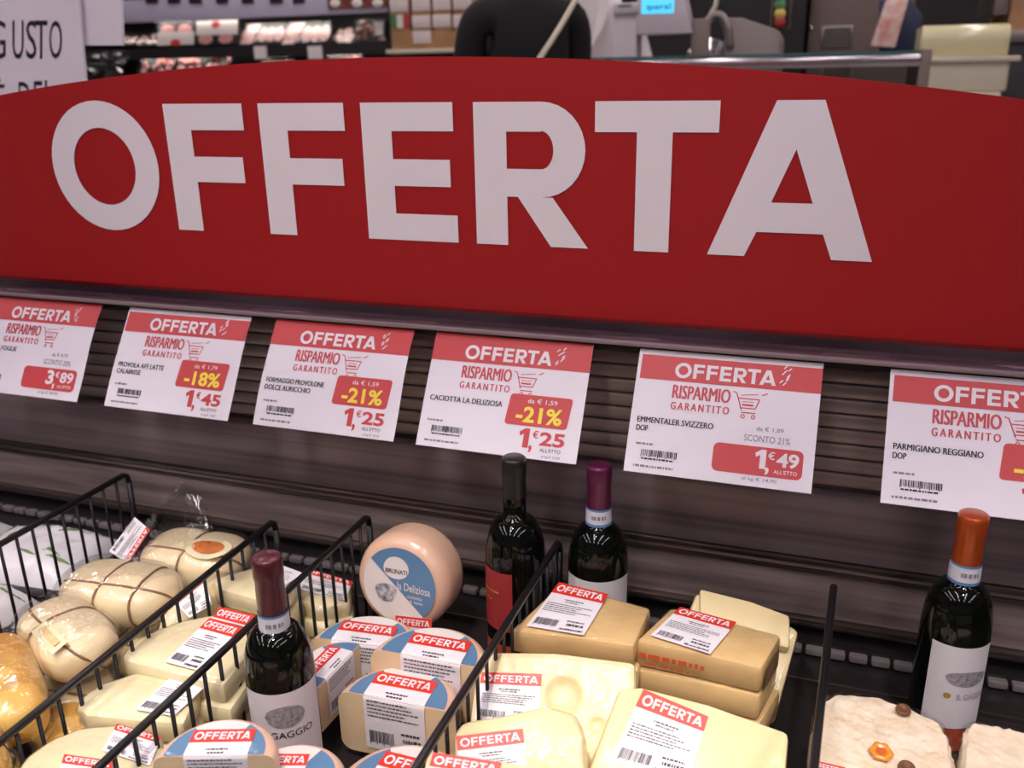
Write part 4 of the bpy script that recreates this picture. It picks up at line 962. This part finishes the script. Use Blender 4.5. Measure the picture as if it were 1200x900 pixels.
def tray(x0, y0, x1, y1, Y, lean, label, food, kind, m2='pack_white'):
    a, b_, c_, d = pbox(x0, y0, x1, y1, Y); cx = (a + b_) / 2; w = b_ - a; H = d - c_
    t = thing('meat_pack', label, 'package', (cx, Y, c_)); t.rotation_euler.x = -lean
    MB().box(-w / 2, w / 2, 0, .035, 0, H).build('tray', 'fridge_black', t, bevel=.008)
    if kind == 'slices':
        b = MB()
        for k in (-.24, .24):
            v = [(k * w + w * .2 * math.cos(u), -.004, H * .62 + H * .26 * math.sin(u)) for u in [2 * PI * i / 20 for i in range(20)]]; b.add(v, [tuple(range(20))])
        b.build('meat_slices', food, t)
        s = MB().box(-w / 2, w / 2, -.006, -.002, 0, H * .55).build('paper_sleeve', m2, t)
        v = [(w * .14 * math.cos(u), -.0075, H * .1 + H * .14 * math.sin(u)) for u in [2 * PI * i / 16 for i in range(16)]]; MB().add(v, [tuple(range(16))]).build('red_seal', 'pack_red', s)
    elif kind == 'slices_top':
        b = MB()
        for k in (-.24, .24):
            v = [(k * w + w * .17 * math.cos(u), -.004, H * .22 + H * .18 * math.sin(u)) for u in [2 * PI * i / 20 for i in range(20)]]; b.add(v, [tuple(range(20))])
        b.build('meat_slices', food, t)
        s = MB().box(-w * .46, w * .5, -.006, -.002, H * .35, H * .85).build('paper_sleeve', m2, t)
        v = [(w * .1 * math.cos(u), -.0075, H * .72 + H * .12 * math.sin(u)) for u in [2 * PI * i / 16 for i in range(16)]]; MB().add(v, [tuple(range(16))]).build('red_seal', 'pack_red', s)
    elif kind == 'sleeve':
        b = MB(); rnd = random.Random(int(x0))
        for k in range(5): u = -.4 + .2 * k; b.add([(u * w + w * .12 * math.cos(q_), -.004 - .002 * k, H * .5 + H * .38 * math.sin(q_)) for q_ in [2 * PI * i / 16 for i in range(16)]], [tuple(range(16))])
        b.build('meat_slices', food, t)
        b = MB(); b.quad((-.5 * w, -.018, .0), (-.22 * w, -.018, 0), (-.05 * w, -.018, H), (-.36 * w, -.018, H)); b.build('paper_sleeve', 'fat', t)
    else:
        b = MB(); rnd = random.Random(int(x0))
        for k in range(14):
            cx_, cz_, r = rnd.uniform(-.4, .4) * w, rnd.uniform(.15, .85) * H, min(w, H) * rnd.uniform(.12, .2)
            n0 = len(b.v); b.lathe([(0, -r * .4), (r * .9, -r * .2), (r, 0)], 10); b.v[n0:] = [(x + cx_, z_ - .001, y + cz_) for x, y, z_ in b.v[n0:]]
        b.build('meat_pieces', food, t, smooth=True)
        if kind == 'label': MB().box(w * .2, w * .45, -.022, -.018, H * .35, H * .85).build('white_label', 'pack_white', t)
    MB().box(-w / 2, w / 2, -.026, -.024, 0, H).build('film_cover', 'film', t)
tray(183, 24, 226, 53, FY + .12, .25, 'upright pack of pink slices with white paper sleeve and red seal below', 'salami', 'slices')
tray(226, 18, 276, 53, FY + .10, .25, 'upright pack of pink slices with white sleeve across its top', 'salami', 'slices_top')
tray(281, 26, 330, 53, FY + .14, .5, 'slanted meat tray with pale sleeve beside the sliced packs', 'fat', 'sleeve')
tray(330, 24, 384, 53, FY + .14, .5, 'slanted meat tray with pale sleeve, by the fresh meat', 'fat', 'sleeve')
tray(384, 28, 414, 53, FY + .2, .6, 'slanted tray of pale fatty meat beside the sausages', 'fat', 'pieces')
tray(415, 22, 452, 52, FY + .1, .15, 'pack of dark sausages with a white label', 'sausage', 'label')
tray(140, 38, 158, 52, FY + .2, .7, 'small pale meat tray next to the white poster', 'fat', 'pieces')
tray(158, 36, 184, 53, FY + .2, .7, 'pale meat tray next to the sliced packs', 'fat', 'pieces')
tray(160, 60, 200, 88, FY + .02, .6, 'pink meat tray on the lower shelf by the clear bag', 'meat', 'pieces'); tray(202, 60, 236, 88, FY + .02, .6, 'red meat tray in the middle of the lower shelf', 'meat', 'pieces')
tray(237, 56, 266, 88, FY + .02, .4, 'meat pack with printed sleeve on the lower shelf', 'meat', 'label'); tray(300, 66, 340, 88, FY + .02, .6, 'dark meat tray under the price slips', 'sausage', 'pieces'); tray(380, 60, 420, 88, FY + .02, .6, 'dark red meat tray on the lower shelf by the carton', 'meat', 'pieces')
# clear bag on lower shelf
bl = thing('clear_bag', 'crumpled clear plastic bag beside the white poster', 'bag', atY(116, 84, 4.4))
o0 = Vector(bl.location); b = MB(); cor = [(88, 62), (146, 58), (140, 92), (98, 96)]; k = 10
for j in range(k + 1):
    for i in range(k + 1):
        u, v = i / k, j / k; x = (cor[0][0] * (1 - u) + cor[1][0] * u) * (1 - v) + (cor[3][0] * (1 - u) + cor[2][0] * u) * v; y = (cor[0][1] * (1 - u) + cor[1][1] * u) * (1 - v) + (cor[3][1] * (1 - u) + cor[2][1] * u) * v
        p = atY(x, y, 4.4) - o0; p.y += noise.noise(Vector((x * .12, y * .12, 2))) * .12; b.v.append(tuple(p))
b.f = [(j * (k + 1) + i, (j + 1) * (k + 1) + i, (j + 1) * (k + 1) + i + 1, j * (k + 1) + i + 1) for j in range(k) for i in range(k)]
b.build('bag_sheet', 'bag_film', bl, smooth=False)
st_ = MB(); st_.box(-.3, .3, -.12, .2, -o0.z, -.09); st_.build('stand', 'fridge_black', bl)

# white poster boards
pb = thing('white_poster', 'white poster board with black handwritten GUSTO lettering', 'poster', (-1.75, 1.7, 0))
def pp(x, y, dy=0): q_ = atY(x, y, 1.7); return (q_.x + 1.75, dy, q_.z)
b = MB(); P4 = [pp(-120, -130), pp(82, -130), pp(100, 92), pp(108, 150), pp(-120, 150)]
b.v = P4 + [(x, .006, z) for x, y, z in P4]; b.f = [tuple(range(4, -1, -1)), tuple(range(5, 10))] + [(i, (i + 1) % 5, 5 + (i + 1) % 5, 5 + i) for i in range(5)]
b.build('board', 'poster', pb)
b = MB(); P4 = [pp(-120, -130, .012), pp(134, -130, .012), pp(139, 53, .012), pp(-120, 53, .012)]
b.v = P4 + [(x, .018, z) for x, y, z in P4]; b.f = [(3, 2, 1, 0), (4, 5, 6, 7)] + [(i, (i + 1) % 4, 4 + (i + 1) % 4, 4 + i) for i in range(4)]
b.build('rear_board', 'poster', pb)
def ptext(s, x0, y0, x1, y1, bold, sk=0):
    v, f, a = text2d(s, bold); bb = MB(); bb.add([pp(x0 + u * (x1 - x0), y1 + (y0 - y1) * w, -.001) for u, w in v], f); bb.build('poster_lettering', 'ink_black', pb)
for ch, xa, xb in (('G', -12, 7), ('U', 15, 28), ('S', 31, 43), ('T', 41, 56), ('O', 58, 73)): ptext(ch, xa, 24, xb, 69, .0)
for ch, xa, xb, ya in (('\u00c8', -6, 6, 88), ('D', 22, 36, 96), ('E', 40, 50, 95), ('L', 53, 64, 94)): ptext(ch, xa, ya, xb, 138 + (ya - 96) * .2, -.004)
MB().tube([(-.35, .02, 0), (-.35, .02, 1.3)], .012).build('pole', 'fixture', pb); MB().box(-.55, -.15, -.1, .14, 0, .02).build('foot', 'fixture', pb, bevel=.004)

# ================================================================== PEOPLE
def person(name, label, loc, rz, coat, legm, height, arms, coatlen=.48):
    """one continuous skinned figure, faces -y before turning"""
    t = thing(name, label, 'person', loc, rz); s = height / 1.75
    V = []; E_ = []; Rd = []
    def nd(x, y, z, r, r2=None, par=None):
        V.append((x * s, y * s, z * s)); Rd.append((r * s, (r2 or r) * s)); i = len(V) - 1
        if par is not None: E_.append((par, i))
        return i
    pel = nd(0, 0, .98, .15, .11); wst = nd(0, .01, 1.12, .135, .10, pel); ch = nd(0, .01, 1.27, .155, .115, wst); sh = nd(0, .02, 1.41, .12, .085, ch); nk = nd(0, .0, 1.50, .052, .052, sh)
    h1_ = nd(0, -.02, 1.585, .068, .075, nk); h2 = nd(0, -.015, 1.66, .078, .092, h1_); nd(0, -.005, 1.715, .055, .065, h2)
    for sx in (-1, 1):
        hp_ = nd(sx * .095, 0, .90, .088, .09, pel); kn = nd(sx * .10, -.01, .50, .058, .06, hp_); an = nd(sx * .105, .02, .09, .040, .045, kn); nd(sx * .115, -.11, .035, .042, .03, an)
        so = nd(sx * .165, .02, 1.40, .062, .06, sh); el, wr = arms[sx]
        e_ = nd(*el, .048, .048, so); w_ = nd(*wr, .032, .032, e_)
        d = (Vector(wr) - Vector(el)).normalized(); side = Vector((0, 0, 1)).cross(d)
        side = side.normalized() if side.length > .1 else Vector((1, 0, 0)); dn = d.cross(side)
        pm = nd(*(Vector(wr) + d * .065), .036, .018, w_)
        for k, ln in enumerate((.062, .075, .07, .055)):
            o_ = side * (.024 - .016 * k); b0 = Vector(wr) + d * .095 + o_
            f1 = nd(*b0, .0095, .0095, pm); f2 = nd(*(b0 + d * ln * .5 - dn * .008), .009, .009, f1); nd(*(b0 + d * ln * .9 - dn * .028), .008, .008, f2)
        b0 = Vector(wr) + d * .04 + side * .038; f1 = nd(*b0, .011, .011, pm); nd(*(b0 + d * .045 + side * .012), .009, .009, f1)
    me = bpy.data.meshes.new('body'); me.from_pydata(V, E_, []); o = bpy.data.objects.new('body_cage', me); COL.objects.link(o)
    sm = o.modifiers.new('skin', 'SKIN'); sm.use_smooth_shade = True; ss = o.modifiers.new('sub', 'SUBSURF'); ss.levels = ss.render_levels = 2
    for i, r in enumerate(Rd): me.skin_vertices[0].data[i].radius = r
    me.skin_vertices[0].data[0].use_root = True
    dg = bpy.context.evaluated_depsgraph_get(); nm = bpy.data.meshes.new_from_object(o.evaluated_get(dg)); bpy.data.objects.remove(o)
    nm.name = 'body'; nm.materials.clear()
    for m1 in (coat, legm, 'skin', 'shoe'): nm.materials.append(MATS[m1])
    wrs = [Vector(arms[sx][1]) * s for sx in (-1, 1)]
    for p in nm.polygons:
        c_ = p.center; z = c_.z / s; p.use_smooth = True
        hand = any((c_ - w_).length < .2 * s and (c_ - w_).dot(w_ - Vector(arms[sx][0]) * s) > 0 for sx, w_ in zip((-1, 1), wrs))
        p.material_index = 2 if (z > 1.475 or hand) else 3 if z < .085 else 1 if z < coatlen + .4 and abs(c_.x) < .25 * s else 0
    bo = bpy.data.objects.new('body', nm); COL.objects.link(bo); bo.parent = t
    # coat skirt
    b = MB(); b.lathe([(.165 * s, 1.02 * s), (.185 * s, .92 * s), (.2 * s, (.98 - coatlen * .6) * s), (.195 * s, (.98 - coatlen * .6) * s)], 28); sk = b.build('coat_skirt', coat, t, smooth=True); sk.scale.y = .8
    # hair, face
    b = MB(); n1, n2 = 14, 20
    for i in range(n1 + 1):
        ph = PI * .62 * i / n1
        for j in range(n2):
            a = 2 * PI * j / n2; fr_ = max(0, -math.sin(a)); ph2 = ph * (1 - .42 * fr_)
            b.v.append((.092 * s * math.sin(ph2) * math.cos(a), .105 * s * math.sin(ph2) * math.sin(a), .098 * s * math.cos(ph2)))
    b.f = [(i * n2 + j, (i + 1) * n2 + j, (i + 1) * n2 + (j + 1) % n2, i * n2 + (j + 1) % n2) for i in range(n1) for j in range(n2)]
    b.build('hair', 'hair', t, smooth=True, loc=(0, -.008 * s, 1.665 * s))
    b = MB(); b.tube([(0, -.098 * s, 1.655 * s), (0, -.118 * s, 1.625 * s), (0, -.098 * s, 1.612 * s)], [.008 * s, .013 * s, .009 * s], 8); b.build('nose', 'skin', t, smooth=True)
    for sx in (-1, 1):
        b = MB(); b.lathe([(0, -.012 * s), (.009 * s, -.008 * s), (.012 * s, 0), (.009 * s, .008 * s), (0, .012 * s)], 12); e_ = b.build('eye', 'eye_white', t, smooth=True, loc=(sx * .03 * s, -.092 * s, 1.66 * s))
        b = MB(); b.lathe([(0, -.03 * s), (.014 * s, -.02 * s), (.018 * s, .01 * s), (0, .03 * s)], 12); e_ = b.build('ear', 'skin', t, smooth=True, loc=(sx * .083 * s, .0, 1.645 * s)); e_.scale.x = .5
    MB().tube([(-.022 * s, -.092 * s, 1.588 * s), (0, -.099 * s, 1.586 * s), (.022 * s, -.092 * s, 1.588 * s)], .005 * s, 8).build('mouth', 'pack_red', t, smooth=True)
    return t, s
q = atY(614, 40, 2.98)
pa, s = person('person', 'person in black coat with pale shoulder strap standing at the counter', (q.x, 2.98, 0), PI + .6, 'coat_black', 'trouser', 1.82, {-1: ((-.185, -.05, 1.14), (-.12, -.24, 1.10)), 1: ((.185, -.05, 1.14), (.12, -.24, 1.10))})
b = MB(); pts = []
for i in range(25):
    a = i / 24; x = (.16 - .34 * a); z = 1.47 - .42 * a; y = .125 + .03 * math.sin(PI * a) - (.06 * (1 - a) ** 4); pts.append((-x * s, y * s, z * s))
b.tube(pts, .009, 8); b.build('bag_strap', 'strap', pa, smooth=True)
q = atY(690, 30, 4.45)
pw, s = person('person', 'person in white coat working behind the deli counter', (q.x, 4.45, .0), .2, 'coat_white', 'coat_white', 1.92, {-1: ((-.255, -.02, 1.14), (-.16, -.22, 1.08)), 1: ((.255, -.02, 1.14), (.16, -.22, 1.08))})
for sx in (-1, 1):
    b = MB(); b.v = [(sx * .055 * s, -.085 * s, 1.47 * s), (sx * .012 * s, -.135 * s, 1.25 * s), (sx * .06 * s, -.138 * s, 1.33 * s), (sx * .095 * s, -.115 * s, 1.43 * s)]; b.f = [(0, 1, 2, 3), ]
    b.v += [(x, y - .006, z) for x, y, z in b.v]; b.f = [(0, 1, 2, 3), (7, 6, 5, 4), (0, 4, 5, 1), (1, 5, 6, 2), (2, 6, 7, 3), (3, 7, 4, 0)]
    b.build('lapel', 'coat_white', pw)
